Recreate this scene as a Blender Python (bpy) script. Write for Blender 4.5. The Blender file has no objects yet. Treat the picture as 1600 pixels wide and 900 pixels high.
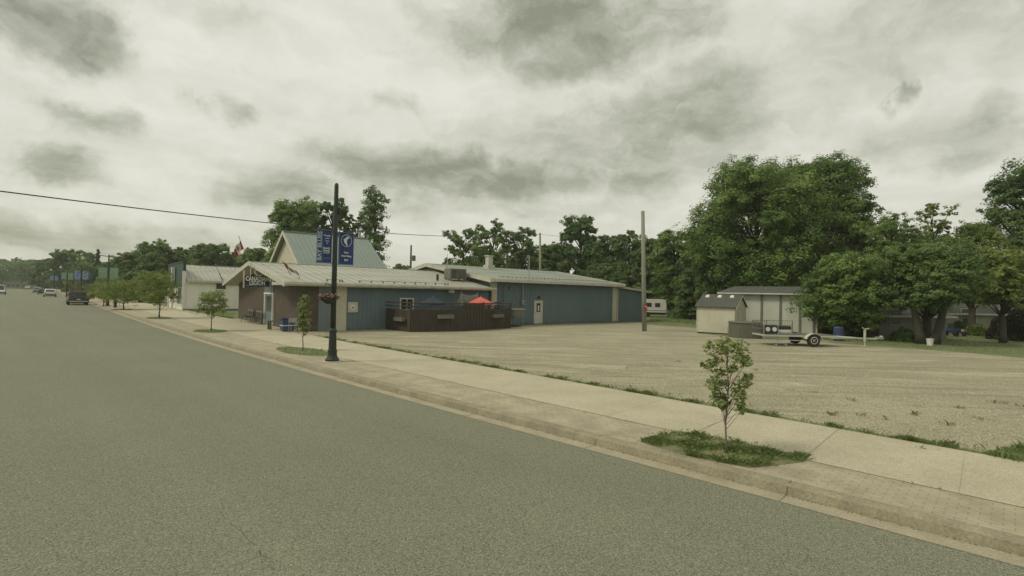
import bpy, bmesh, math, random
import numpy as np
from mathutils import Matrix, Vector
random.seed(7)
SC = bpy.context.scene
COL = SC.collection
PI = math.pi
R_ = math.radians

# ------------------------------------------------------------ camera
F = 800.0; H = 2.6
YAW = R_(47.07); PITCH = math.atan(9/800); ROLL = math.atan(.021)
camd = bpy.data.cameras.new('camera'); cam = bpy.data.objects.new('camera', camd); COL.objects.link(cam)
camd.sensor_width = 36; camd.lens = 36*F/1600; camd.clip_start = .1; camd.clip_end = 3000
RM = Matrix.Rotation(-YAW, 3, 'Z') @ Matrix.Rotation(PI/2+PITCH, 3, 'X') @ Matrix.Rotation(ROLL, 3, 'Z')
cam.matrix_world = Matrix.Translation((0, 0, H)) @ RM.to_4x4()
SC.camera = cam
# ------------------------------------------------------------ world
W = bpy.data.worlds.new('World'); SC.world = W; W.use_nodes = True
SUN_EL = R_(48); SUN_AZ = R_(-60)          # azimuth measured clockwise from +Y
wt = W.node_tree; wt.nodes.clear()
def wn(t, **k):
    n = wt.nodes.new(t)
    for a, b in k.items(): setattr(n, a, b)
    return n
def wl(a, b): wt.links.new(a, b)
def wm(op, a, b=None, c=None, clamp=False):
    n = wn('ShaderNodeMath', operation=op); n.use_clamp = clamp
    for i, v in enumerate((a, b, c)):
        if v is None: continue
        if isinstance(v, (int, float)): n.inputs[i].default_value = v
        else: wl(v, n.inputs[i])
    return n.outputs[0]
def wv(op, a, b=None):
    n = wn('ShaderNodeVectorMath', operation=op)
    for i, v in enumerate((a, b)):
        if v is None: continue
        if isinstance(v, tuple): n.inputs[i].default_value = v
        else: wl(v, n.inputs[i])
    return n.outputs[1] if op == 'LENGTH' else n.outputs[0]
tc = wn('ShaderNodeTexCoord'); sp = wn('ShaderNodeSeparateXYZ'); wl(tc.outputs['Generated'], sp.inputs[0])
X, Y, Z = sp.outputs
sky = wn('ShaderNodeTexSky'); sky.sky_type = 'NISHITA'; sky.sun_disc = False
sky.sun_elevation = SUN_EL; sky.sun_rotation = SUN_AZ; sky.air_density = 1.2; sky.dust_density = 2
az = wm('SUBTRACT', wm('ARCTAN2', X, Y), YAW); el = wm('ARCSINE', Z)
cb = wn('ShaderNodeCombineXYZ'); wl(az, cb.inputs[0]); wl(el, cb.inputs[1])
den = wm('ADD', wm('MAXIMUM', Z, 0.0), .16)
pl = wn('ShaderNodeCombineXYZ'); wl(wm('DIVIDE', X, den), pl.inputs[0]); wl(wm('DIVIDE', Y, den), pl.inputs[1])
def wnoise(vec, scale, detail, rough, dist=0, color=False):
    n = wn('ShaderNodeTexNoise'); wl(vec, n.inputs['Vector']); n.inputs['Scale'].default_value = scale
    n.inputs['Detail'].default_value = detail; n.inputs['Roughness'].default_value = rough
    n.inputs['Distortion'].default_value = dist
    return n.outputs['Color' if color else 'Fac']
n1 = wnoise(pl.outputs[0], 1.1, 6, .55, .3); n2 = wnoise(pl.outputs[0], 3.6, 7, .6, .2)
warp = wv('MULTIPLY', wv('SUBTRACT', wnoise(cb.outputs[0], 7.0, 5, .62, .2, True), (.5, .5, .5)), (.28, .13, 0))
bv = wv('ADD', cb.outputs[0], warp)
blobs = [(70, 30, 175, 62, .95), (80, 252, 120, 34, .8), (170, 182, 75, 26, .55), (357, 168, 48, 22, .5), (890, 45, 230, 75, .95),
         (880, 188, 90, 26, .4), (1060, 185, 230, 90, .72), (950, 235, 320, 55, .42), (1380, 70, 280, 70, .34), (1500, 200, 190, 70, .42), (380, 260, 90, 30, .25), (720, 275, 230, 50, .95), (450, 290, 120, 44, .6), (1000, 288, 120, 42, .6),
         (1388, 130, 42, 18, .65), (1550, 165, 80, 42, .6), (1500, 248, 150, 28, .55), (120, 372, 330, 36, .6), (600, 155, 60, 18, .3),
         (1600, 20, 200, 60, .35), (650, 160, 30, 14, .4), (780, 330, 240, 22, .35), (1130, 110, 120, 40, .3), (330, 20, 60, 30, .25)]
dark = None
for (bx_, by_, rx, ry, s) in blobs:
    d_ = (RM @ Vector(((bx_-800)/F, -(by_-450)/F, -1))).normalized()
    c = (math.atan2(d_.x, d_.y)-YAW, math.asin(d_.z), 0)
    sc_ = (1/(rx/F*math.cos(c[0])**2), 1/(ry/F*math.cos(c[0])), 0)
    L = wv('LENGTH', wv('MULTIPLY', wv('SUBTRACT', bv, c), sc_))
    mr = wn('ShaderNodeMapRange', interpolation_type='SMOOTHSTEP'); wl(L, mr.inputs[0])
    mr.inputs[1].default_value = 1.35; mr.inputs[2].default_value = .2; mr.inputs[3].default_value = 0; mr.inputs[4].default_value = s
    dark = mr.outputs[0] if dark is None else wm('MAXIMUM', dark, mr.outputs[0])
n3 = wnoise(wv('MULTIPLY', bv, (1, 2.2, 0)), 9.0, 8, .6, .5)
tex = wm('ADD', wm('ADD', wm('MULTIPLY', wm('SUBTRACT', n1, .47), 1.0), wm('MULTIPLY', wm('SUBTRACT', n2, .5), .75)), wm('MULTIPLY', wm('SUBTRACT', n3, .5), .85))
dd = wm('ADD', wm('MULTIPLY', dark, .76), wm('ADD', wm('MULTIPLY', tex, wm('ADD', .55, wm('MULTIPLY', dark, .75))), .11))
ramp = wn('ShaderNodeValToRGB'); wl(dd, ramp.inputs[0])
cr = ramp.color_ramp; cr.elements[0].position = 0.0; cr.elements[1].position = .95
cr.elements[0].color = (.76, .742, .66, 1); cr.elements[1].color = (.245, .252, .182, 1)
e = cr.elements.new(.35); e.color = (.575, .57, .48, 1)
e = cr.elements.new(.68); e.color = (.37, .373, .29, 1)
sca = wn('ShaderNodeVectorMath', operation='SCALE'); wl(ramp.outputs[0], sca.inputs[0]); sca.inputs['Scale'].default_value = 10.0
mx = wn('ShaderNodeMix', data_type='RGBA'); mx.inputs['Factor'].default_value = .93
wl(sky.outputs[0], mx.inputs['A']); wl(sca.outputs[0], mx.inputs['B'])
bg = wn('ShaderNodeBackground'); bg.inputs['Strength'].default_value = .10; wl(mx.outputs['Result'], bg.inputs['Color'])
wo = wn('ShaderNodeOutputWorld'); wl(bg.outputs[0], wo.inputs['Surface'])
# ------------------------------------------------------------ sun
sl = bpy.data.lights.new('sun', 'SUN'); sl.energy = 1.65; sl.angle = R_(14); sl.color = (1, .96, .76)
so = bpy.data.objects.new('sun', sl); COL.objects.link(so)
sd = Vector((math.sin(SUN_AZ)*math.cos(SUN_EL), math.cos(SUN_AZ)*math.cos(SUN_EL), math.sin(SUN_EL)))
so.rotation_euler = sd.to_track_quat('Z', 'Y').to_euler(); so.location = (0, 0, 30)
vs = SC.view_settings; vs.view_transform = 'Standard'; vs.look = 'None'; vs.exposure = 0.17; vs.gamma = 1; vs.use_curve_mapping = False
SC.render.resolution_x = 1024; SC.render.resolution_y = 576

# ------------------------------------------------------------ geometry helpers
def proj(p):
    q = RM.transposed() @ (Vector(p) - Vector((0, 0, H)))
    return 800+F*q[0]/-q[2], 450-F*q[1]/-q[2], -q[2]
def P(px, py, z=.12):
    d = RM @ Vector(((px-800)/F, -(py-450)/F, -1)); t = (z-H)/d[2]
    return Vector((d[0]*t, d[1]*t, z))
def Dp(px, py, dep):      # point at a given depth along a sight line (for things whose foot is hidden)
    d = RM @ Vector(((px-800)/F, -(py-450)/F, -1)); return Vector((d[0]*dep, d[1]*dep, H+d[2]*dep))
def Zt(x, y, py):         # height above ground of a point over (x, y)
    a, b = -5., 60.
    for _ in range(40):
        m = (a+b)/2
        if proj((x, y, m))[1] > py: a = m
        else: b = m
    return (a+b)/2
def interp(x, xs, ys):
    if x <= xs[0]: return ys[0]+(x-xs[0])*(ys[1]-ys[0])/(xs[1]-xs[0])
    for i in range(1, len(xs)):
        if x <= xs[i] or i == len(xs)-1:
            return ys[i-1]+(x-xs[i-1])*(ys[i]-ys[i-1])/(xs[i]-xs[i-1])

class MB:
    def __init__(s): s.v = []; s.f = []; s.m = []; s.mi = 0; s.M = Matrix.Identity(4)
    def add(s, vs, fs):
        b = len(s.v); s.v += [tuple(s.M @ Vector(v)) for v in vs]; s.f += [tuple(b+i for i in f) for f in fs]; s.m += [s.mi]*len(fs)
    def box(s, x0, x1, y0, y1, z0, z1):
        if x0 > x1: x0, x1 = x1, x0
        if y0 > y1: y0, y1 = y1, y0
        if z0 > z1: z0, z1 = z1, z0
        s.add([(x0,y0,z0),(x1,y0,z0),(x1,y1,z0),(x0,y1,z0),(x0,y0,z1),(x1,y0,z1),(x1,y1,z1),(x0,y1,z1)],
              [(0,3,2,1),(4,5,6,7),(0,1,5,4),(1,2,6,5),(2,3,7,6),(3,0,4,7)])
    def hexa(s, b, t):   # 4 bottom + 4 top points
        s.add(list(b)+list(t), [(0,3,2,1),(4,5,6,7),(0,1,5,4),(1,2,6,5),(2,3,7,6),(3,0,4,7)])
    def tube(s, p0, p1, r0, r1=None, n=8, cap=True):
        r1 = r0 if r1 is None else r1
        p0, p1 = Vector(p0), Vector(p1); d = p1-p0
        if d.length < 1e-6: return
        q = d.to_track_quat('Z', 'Y'); vs = []
        for p, r in ((p0, r0), (p1, r1)):
            for i in range(n):
                a = 2*PI*i/n; vs.append(p + q @ Vector((r*math.cos(a), r*math.sin(a), 0)))
        fs = [(i, (i+1) % n, n+(i+1) % n, n+i) for i in range(n)]
        if cap: fs += [tuple(range(n-1, -1, -1)), tuple(range(n, 2*n))]
        s.add(vs, fs)
    def path(s, pts, rs, n=6):
        pts = [Vector(p) for p in pts]; N_ = len(pts); vs = []; up = None
        for i, p in enumerate(pts):
            d = (pts[min(i+1, N_-1)]-pts[max(i-1, 0)]).normalized()
            if up is None: up = Vector((1, 0, 0)) if abs(d.x) < .7 else Vector((0, 1, 0))
            a = (up-d*up.dot(d)).normalized(); up = a; b_ = d.cross(a); r = rs[i] if hasattr(rs, '__len__') else rs
            for k in range(n): vs.append(p+(a*math.cos(2*PI*k/n)+b_*math.sin(2*PI*k/n))*r)
        fs = [(j*n+i, j*n+(i+1) % n, (j+1)*n+(i+1) % n, (j+1)*n+i) for j in range(N_-1) for i in range(n)]
        s.add(vs, fs+[tuple(range(n-1, -1, -1)), tuple((N_-1)*n+i for i in range(n))])
    def lathe(s, prof, n=12, c=(0, 0, 0), axis=None):
        vs = []; q = Vector(axis).to_track_quat('Z', 'Y') if axis else None
        for r, z in prof:
            for i in range(n):
                a = 2*PI*i/n; v = Vector((r*math.cos(a), r*math.sin(a), z))
                if q: v = q @ v
                vs.append(v+Vector(c))
        fs = [(j*n+i, j*n+(i+1) % n, (j+1)*n+(i+1) % n, (j+1)*n+i) for j in range(len(prof)-1) for i in range(n)]
        fs += [tuple(range(n-1, -1, -1)), tuple((len(prof)-1)*n+i for i in range(n))]
        s.add(vs, fs)
    def prism(s, pts, off):   # planar polygon extruded by vector
        n = len(pts); o = Vector(off); vs = [Vector(p) for p in pts]+[Vector(p)+o for p in pts]
        s.add(vs, [tuple(range(n-1, -1, -1)), tuple(range(n, 2*n))]+[(i, (i+1) % n, n+(i+1) % n, n+i) for i in range(n)])
    def sheet(s, pts): s.add(pts, [tuple(range(len(pts)))])
    def build(s, name, mats, parent=None, smooth=False, bevel=0):
        me = bpy.data.meshes.new(name); me.from_pydata(s.v, [], s.f)
        if not isinstance(mats, (list, tuple)): mats = [mats]
        for m in mats: me.materials.append(m)
        me.polygons.foreach_set('material_index', s.m)
        bm = bmesh.new(); bm.from_mesh(me); bmesh.ops.recalc_face_normals(bm, faces=bm.faces)
        if bevel: bmesh.ops.bevel(bm, geom=list(bm.edges), offset=bevel, segments=2, affect='EDGES', clamp_overlap=True)
        bm.to_mesh(me); bm.free()
        if smooth: me.polygons.foreach_set('use_smooth', [True]*len(me.polygons))
        o = bpy.data.objects.new(name, me); COL.objects.link(o)
        if parent: o.parent = parent
        return o
def tag(o, label=None, cat=None, group=None, kind=None):
    if label: o['label'] = label
    if cat: o['category'] = cat
    if group: o['group'] = group
    if kind: o['kind'] = kind
    return o
def thing(name, label, cat, loc=(0, 0, 0), rz=0, group=None):
    o = bpy.data.objects.new(name, None); COL.objects.link(o); o.location = loc; o.rotation_euler = (0, 0, rz)
    o.empty_display_size = .3
    return tag(o, label, cat, group)
def copy_thing(o, label, loc, rz=0, sc=(1, 1, 1), group=None, cat=None):
    c = o.copy(); COL.objects.link(c); c.location = loc; c.rotation_euler = (0, 0, rz); c.scale = sc; c['label'] = label
    if group: c['group'] = group
    if cat: c['category'] = cat
    def rec(a, b):
        for ch in list(a.children):
            d = ch.copy(); COL.objects.link(d); d.parent = b; rec(ch, d)
    rec(o, c); return c
def struct(name, mb, m): return tag(mb.build(name, m), kind='structure')

# ------------------------------------------------------------ materials
def newmat(name):
    m = bpy.data.materials.new(name); m.use_nodes = True; t = m.node_tree
    return m, t, t.nodes['Principled BSDF']
def mat(name, c, c2=None, scale=4, rough=.75, bump=0, bscale=30, metal=0, fine=None, spec=.4, stretch=(1, 1, 1), detail=6, ramp=(.35, .65)):
    """mottled paint or stone: two tones mixed by noise in object space, fine grain and bump"""
    m, t, b = newmat(name); N = t.nodes; Lk = t.links.new
    b.inputs['Roughness'].default_value = rough; b.inputs['Metallic'].default_value = metal
    b.inputs['Specular IOR Level'].default_value = spec
    tc = N.new('ShaderNodeTexCoord'); mp = N.new('ShaderNodeMapping'); mp.inputs['Scale'].default_value = stretch
    Lk(tc.outputs['Object'], mp.inputs['Vector'])
    c2 = c2 or tuple(x*.8 for x in c)
    n = N.new('ShaderNodeTexNoise'); n.inputs['Scale'].default_value = scale; n.inputs['Detail'].default_value = detail; n.inputs['Roughness'].default_value = .6
    Lk(mp.outputs[0], n.inputs['Vector'])
    r = N.new('ShaderNodeMapRange'); r.inputs[1].default_value = ramp[0]; r.inputs[2].default_value = ramp[1]; Lk(n.outputs['Fac'], r.inputs[0])
    mx = N.new('ShaderNodeMix'); mx.data_type = 'RGBA'; Lk(r.outputs[0], mx.inputs['Factor'])
    mx.inputs['A'].default_value = (*c, 1); mx.inputs['B'].default_value = (*c2, 1); out = mx.outputs['Result']
    if fine:
        f = N.new('ShaderNodeTexNoise'); f.inputs['Scale'].default_value = fine[0]; f.inputs['Detail'].default_value = 3; Lk(tc.outputs['Object'], f.inputs['Vector'])
        fr = N.new('ShaderNodeMapRange'); fr.inputs[1].default_value = .3; fr.inputs[2].default_value = .7; fr.inputs[3].default_value = 1-fine[1]; fr.inputs[4].default_value = 1+fine[1]; Lk(f.outputs['Fac'], fr.inputs[0])
        sm = N.new('ShaderNodeVectorMath'); sm.operation = 'SCALE'; Lk(out, sm.inputs[0]); Lk(fr.outputs[0], sm.inputs['Scale']); out = sm.outputs[0]
    Lk(out, b.inputs['Base Color'])
    if bump:
        bn = N.new('ShaderNodeTexNoise'); bn.inputs['Scale'].default_value = bscale; bn.inputs['Detail'].default_value = 4; Lk(mp.outputs[0], bn.inputs['Vector'])
        bp = N.new('ShaderNodeBump'); bp.inputs['Strength'].default_value = bump; bp.inputs['Distance'].default_value = .02; Lk(bn.outputs['Fac'], bp.inputs['Height']); Lk(bp.outputs[0], b.inputs['Normal'])
    m['_o'] = 0
    return m
def brickmat(name, c1, c2, mortar, w, h, msize=.012, rot=0, plane='xy', rough=.85, bump=.4, mott=.25):
    m, t, b = newmat(name); N = t.nodes; Lk = t.links.new
    tc = N.new('ShaderNodeTexCoord'); mp = N.new('ShaderNodeMapping')
    if plane == 'wall':   # any upright wall: run = x+y
        s = N.new('ShaderNodeSeparateXYZ'); Lk(tc.outputs['Object'], s.inputs[0]); a = N.new('ShaderNodeMath'); Lk(s.outputs[0], a.inputs[0]); Lk(s.outputs[1], a.inputs[1])
        cb = N.new('ShaderNodeCombineXYZ'); Lk(a.outputs[0], cb.inputs[0]); Lk(s.outputs[2], cb.inputs[1]); Lk(cb.outputs[0], mp.inputs['Vector'])
    else: Lk(tc.outputs['Object'], mp.inputs['Vector'])
    mp.inputs['Rotation'].default_value = (0, 0, rot)
    br = N.new('ShaderNodeTexBrick'); Lk(mp.outputs[0], br.inputs['Vector']); br.inputs['Scale'].default_value = 1
    br.inputs['Color1'].default_value = (*c1, 1); br.inputs['Color2'].default_value = (*c2, 1); br.inputs['Mortar'].default_value = (*mortar, 1)
    br.inputs['Brick Width'].default_value = w; br.inputs['Row Height'].default_value = h; br.inputs['Mortar Size'].default_value = msize; br.inputs['Mortar Smooth'].default_value = .3
    n = N.new('ShaderNodeTexNoise'); n.inputs['Scale'].default_value = 1.7; n.inputs['Detail'].default_value = 8; n.inputs['Roughness'].default_value = .65; Lk(tc.outputs['Object'], n.inputs['Vector'])
    r = N.new('ShaderNodeMapRange'); r.inputs[1].default_value = .3; r.inputs[2].default_value = .7; r.inputs[3].default_value = 1-mott; r.inputs[4].default_value = 1+mott; Lk(n.outputs['Fac'], r.inputs[0])
    sm = N.new('ShaderNodeVectorMath'); sm.operation = 'SCALE'; Lk(br.outputs['Color'], sm.inputs[0]); Lk(r.outputs[0], sm.inputs['Scale'])
    Lk(sm.outputs[0], b.inputs['Base Color']); b.inputs['Roughness'].default_value = rough
    bp = N.new('ShaderNodeBump'); bp.inputs['Strength'].default_value = bump; bp.inputs['Distance'].default_value = .01; bp.invert = True; Lk(br.outputs['Fac'], bp.inputs['Height']); Lk(bp.outputs[0], b.inputs['Normal'])
    return m
def leafmat(name, c1, c2, trans=.25):
    m, t, b = newmat(name); N = t.nodes; Lk = t.links.new
    a = N.new('ShaderNodeAttribute'); a.attribute_name = 'tint'
    mx = N.new('ShaderNodeMix'); mx.data_type = 'RGBA'; mx.inputs['A'].default_value = (*c1, 1); mx.inputs['B'].default_value = (*c2, 1); Lk(a.outputs['Fac'], mx.inputs['Factor'])
    Lk(mx.outputs['Result'], b.inputs['Base Color']); b.inputs['Roughness'].default_value = .6; b.inputs['Specular IOR Level'].default_value = .25
    tr = N.new('ShaderNodeBsdfTranslucent'); Lk(mx.outputs['Result'], tr.inputs['Color'])
    ms = N.new('ShaderNodeMixShader'); ms.inputs[0].default_value = trans; Lk(b.outputs[0], ms.inputs[1]); Lk(tr.outputs[0], ms.inputs[2])
    Lk(ms.outputs[0], N['Material Output'].inputs['Surface'])
    return m
def asphaltmat():
    m, t, b = newmat('asphalt'); N = t.nodes; Lk = t.links.new
    tc = N.new('ShaderNodeTexCoord')
    def noise(sc, det, rgh=.6):
        n = N.new('ShaderNodeTexNoise'); n.inputs['Scale'].default_value = sc; n.inputs['Detail'].default_value = det; n.inputs['Roughness'].default_value = rgh; Lk(tc.outputs['Object'], n.inputs['Vector']); return n.outputs['Fac']
    def mr(x, a, b_, c, d):
        r = N.new('ShaderNodeMapRange'); Lk(x, r.inputs[0])
        for i, v in enumerate((a, b_, c, d)): r.inputs[i+1].default_value = v
        return r.outputs[0]
    mx = N.new('ShaderNodeMix'); mx.data_type = 'RGBA'; mpw = N.new('ShaderNodeMapping'); mpw.inputs['Scale'].default_value = (1.1, .035, 1); mpw.inputs['Rotation'].default_value = (0, 0, .03); Lk(tc.outputs['Object'], mpw.inputs[0]); nw = N.new('ShaderNodeTexNoise'); nw.inputs['Scale'].default_value = .7; nw.inputs['Detail'].default_value = 4; Lk(mpw.outputs[0], nw.inputs['Vector']); aw = N.new('ShaderNodeMath'); aw.operation = 'ADD'; Lk(mr(noise(.22, 6), .35, .65, 0, .6), aw.inputs[0]); Lk(mr(nw.outputs['Fac'], .35, .65, 0, .6), aw.inputs[1]); Lk(aw.outputs[0], mx.inputs['Factor']); mx.inputs['A'].default_value = (.144, .147, .103, 1); mx.inputs['B'].default_value = (.168, .170, .118, 1)
    v = N.new('ShaderNodeTexVoronoi'); v.inputs['Scale'].default_value = 105; Lk(tc.outputs['Object'], v.inputs['Vector'])
    g = N.new('ShaderNodeMath'); g.operation = 'MULTIPLY'; sep = N.new('ShaderNodeSeparateColor'); Lk(v.outputs['Color'], sep.inputs[0])
    Lk(mr(sep.outputs[0], 0, 1, .5, 1.6), g.inputs[0]); Lk(mr(noise(30, 5, .75), .32, .68, .72, 1.28), g.inputs[1])
    sm = N.new('ShaderNodeVectorMath'); sm.operation = 'SCALE'; Lk(mx.outputs['Result'], sm.inputs[0]); Lk(g.outputs[0], sm.inputs['Scale']); Lk(sm.outputs[0], b.inputs['Base Color'])
    b.inputs['Roughness'].default_value = .88; b.inputs['Specular IOR Level'].default_value = .3
    bp = N.new('ShaderNodeBump'); bp.inputs['Strength'].default_value = .5; bp.inputs['Distance'].default_value = .006; Lk(sep.outputs[1], bp.inputs['Height']); Lk(bp.outputs[0], b.inputs['Normal'])
    return m
M = {}
M['asphalt'] = asphaltmat()
M['concrete'] = mat('walk_concrete', (.41, .375, .27), (.35, .32, .225), .9, .9, .15, 60, fine=(45, .22), detail=9)
M['gutter'] = mat('gutter_concrete', (.345, .305, .212), (.27, .24, .168), 2.2, .9, .3, 50, fine=(35, .2), detail=8)
M['kerb'] = mat('kerb_concrete', (.275, .245, .165), (.20, .178, .12), 2.8, .9, .4, 40, fine=(30, .2), detail=8)
M['paver'] = brickmat('paver', (.335, .297, .205), (.305, .268, .185), (.24, .215, .145), .2, .1, .008, rot=PI/2+.03, mott=.25)
M['soil'] = mat('soil', (.22, .20, .12), (.12, .13, .06), 6, .95, .5, 40, fine=(60, .3))
M['turf'] = mat('turf', (.10, .13, .05), (.16, .165, .08), .8, .95, .6, 30, fine=(18, .35))
M['walljoint'] = mat('joint', (.25, .225, .155))
M['walljoint_dark'] = mat('joint_dark', (.10, .09, .06))
M['brick'] = brickmat('brown_brick', (.074, .052, .037), (.055, .039, .029), (.105, .09, .068), .21, .07, .01, plane='wall')
M['blue'] = mat('blue_siding', (.112, .155, .166), (.094, .134, .145), .8, .6, 0, stretch=(1, 1, .3), fine=(25, .08))
M['blue_light'] = mat('pale_blue_panel', (.135, .172, .178), (.12, .155, .16), 1, .6)
M['cream'] = mat('cream_panel', (.46, .44, .33), (.40, .38, .28), 2, .7, fine=(20, .08))
M['white'] = mat('white_siding', (.72, .71, .61), (.64, .63, .54), 1.2, .7, stretch=(1, 1, .4), fine=(15, .06))
M['fascia'] = mat('fascia_metal', (.50, .48, .38), (.40, .38, .30), 2.5, .5)
M['roof'] = mat('pale_metal_roof', (.36, .36, .30), (.27, .27, .215), .7, .5, stretch=(.4, 1, 1), fine=(14, .12), detail=8)
M['roof2'] = mat('grey_metal_roof', (.32, .34, .30), (.25, .265, .23), .7, .5, stretch=(.4, 1, 1), fine=(14, .1), detail=8)
M['teal'] = mat('teal_metal_roof', (.205, .25, .22), (.18, .22, .195), .6, .45, stretch=(.4, 1, 1))
M['deck'] = mat('brown_boards', (.058, .044, .033), (.042, .032, .025), 3, .75, .2, 25, stretch=(2, 2, .4))
M['black'] = mat('black_metal', (.016, .022, .017), (.022, .030, .024), 3, .45)
M['dull_beige'] = mat('dull_beige', (.24, .235, .17), (.20, .195, .145), 2, .8)
M['dark'] = mat('dark_paint', (.03, .032, .028), (.02, .022, .02), 3, .6)
M['darkgreen'] = mat('dark_green_paint', (.018, .050, .040), (.014, .038, .03), 2, .55)
M['sign_white'] = mat('sign_white', (.85, .85, .80), (.80, .80, .75), 5, .6)
M['gold'] = mat('old_gold', (.30, .20, .07), (.22, .15, .05), 8, .6)
M['navy'] = mat('navy_board', (.022, .042, .062), (.018, .034, .052), 2, .6)
M['banner'] = mat('blue_banner', (.028, .052, .165), (.024, .045, .14), 2, .8)
M['banner_g'] = mat('green_banner', (.24, .36, .24), (.15, .25, .16), 4, .8)
M['banner_b'] = mat('pale_blue_banner', (.30, .36, .50), (.07, .11, .28), 5, .8, ramp=(.45, .55))
M['print'] = mat('white_print', (.60, .62, .58), (.5, .52, .5), 5, .8)
M['print_pale'] = mat('pale_print', (.38, .44, .46), (.28, .34, .38), 9, .8)
M['print_dim'] = mat('faded_print', (.26, .31, .38), (.16, .2, .3), 14, .8)
M['glass'] = mat('dark_glass', (.018, .024, .022), (.03, .036, .032), 2, .12, spec=.6)
M['galv'] = mat('galvanised', (.34, .35, .31), (.24, .25, .22), 5, .45, metal=.3)
M['grey_metal'] = mat('grey_metal', (.16, .16, .13), (.11, .11, .09), 5, .5)
M['timber_pole'] = mat('weathered_pole', (.25, .255, .20), (.18, .18, .14), 6, .85, .3, 30, stretch=(3, 3, .3))
M['dark_pole'] = mat('dark_pole', (.08, .07, .055), (.06, .05, .04), 6, .85, stretch=(3, 3, .3))
M['shed'] = mat('beige_panel', (.50, .475, .365), (.45, .425, .325), 1.2, .8, fine=(12, .06))
M['shingle'] = brickmat('grey_shingle', (.075, .08, .065), (.058, .062, .05), (.04, .042, .034), .3, .14, .01, mott=.2)
M['garage'] = mat('pale_grey_panel', (.46, .465, .39), (.36, .37, .31), 1, .8, stretch=(1, 1, .35), detail=8)
M['tub'] = mat('grey_green_boards', (.115, .115, .085), (.085, .088, .065), 3, .8, stretch=(3, 3, .3))
M['grey_wall'] = mat('dull_grey_wall', (.16, .16, .14), (.12, .12, .10), 1.5, .8)
M['red'] = mat('red_cloth', (.34, .04, .035), (.26, .035, .03), 6, .8)
M['coral'] = mat('coral_canopy', (.55, .115, .085), (.48, .10, .07), 3, .8)
M['navycloth'] = mat('navy_canopy', (.022, .038, .065), (.018, .03, .05), 3, .8)
M['whitecloth'] = mat('white_cloth', (.62, .60, .54), (.55, .53, .47), 6, .8)
M['rubber'] = mat('rubber', (.018, .018, .016), (.026, .026, .022), 9, .8)
M['carwhite'] = mat('white_car_paint', (.58, .58, .54), (.54, .54, .5), 2, .3, spec=.5)
M['carsilver'] = mat('silver_car_paint', (.30, .31, .30), (.26, .27, .26), 2, .3, spec=.5)
M['cardark'] = mat('dark_green_car_paint', (.028, .042, .036), (.024, .036, .03), 2, .3, spec=.5)
M['chrome'] = mat('bright_bumper', (.45, .45, .4), (.35, .35, .3), 4, .3, metal=.5)
M['lampred'] = mat('red_lens', (.35, .03, .02), (.3, .02, .02), 4, .4)
M['bluebin'] = mat('blue_plastic', (.03, .052, .12), (.025, .042, .10), 4, .5)
M['bark'] = mat('bark', (.062, .056, .042), (.036, .032, .024), 5, .9, .5, 18, stretch=(3, 3, .5))
M['bark_light'] = mat('young_bark', (.20, .165, .13), (.13, .105, .08), 12, .9, .3, 40, stretch=(3, 3, .5))
M['leaf_a'] = leafmat('leaf_mid', (0.092, 0.162, 0.04), (0.23, 0.315, 0.09), .40)
M['leaf_b'] = leafmat('leaf_deep', (0.076, 0.14, 0.042), (0.18, 0.255, 0.082), .40)
M['leaf_c'] = leafmat('leaf_yellow', (0.115, 0.17, 0.04), (0.26, 0.315, 0.088), .40)
M['leaf_d'] = leafmat('leaf_conifer', (0.03, 0.052, 0.028), (0.05, 0.08, 0.04), .42)
M['leaf_e'] = leafmat('leaf_young', (0.13, 0.18, 0.054), (0.33, 0.38, 0.14), .40)
M['leaf_f'] = leafmat('leaf_autumn', (0.12, 0.11, 0.04), (0.24, 0.18, 0.08), .42)
M['leaf_g'] = leafmat('leaf_purple', (0.034, 0.032, 0.024), (0.055, 0.05, 0.036), .42)
M['blade'] = leafmat('grass_blade', (.17, .25, .085), (.33, .40, .16), .5)
M['weed'] = leafmat('dry_blade', (.18, .21, .09), (.34, .34, .17), .45)
M['petal'] = leafmat('petals', (.34, .16, .17), (.62, .52, .48), .2)
M['flowerleaf'] = leafmat('basket_leaf', (.05, .045, .03), (.13, .10, .06), .2)

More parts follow.
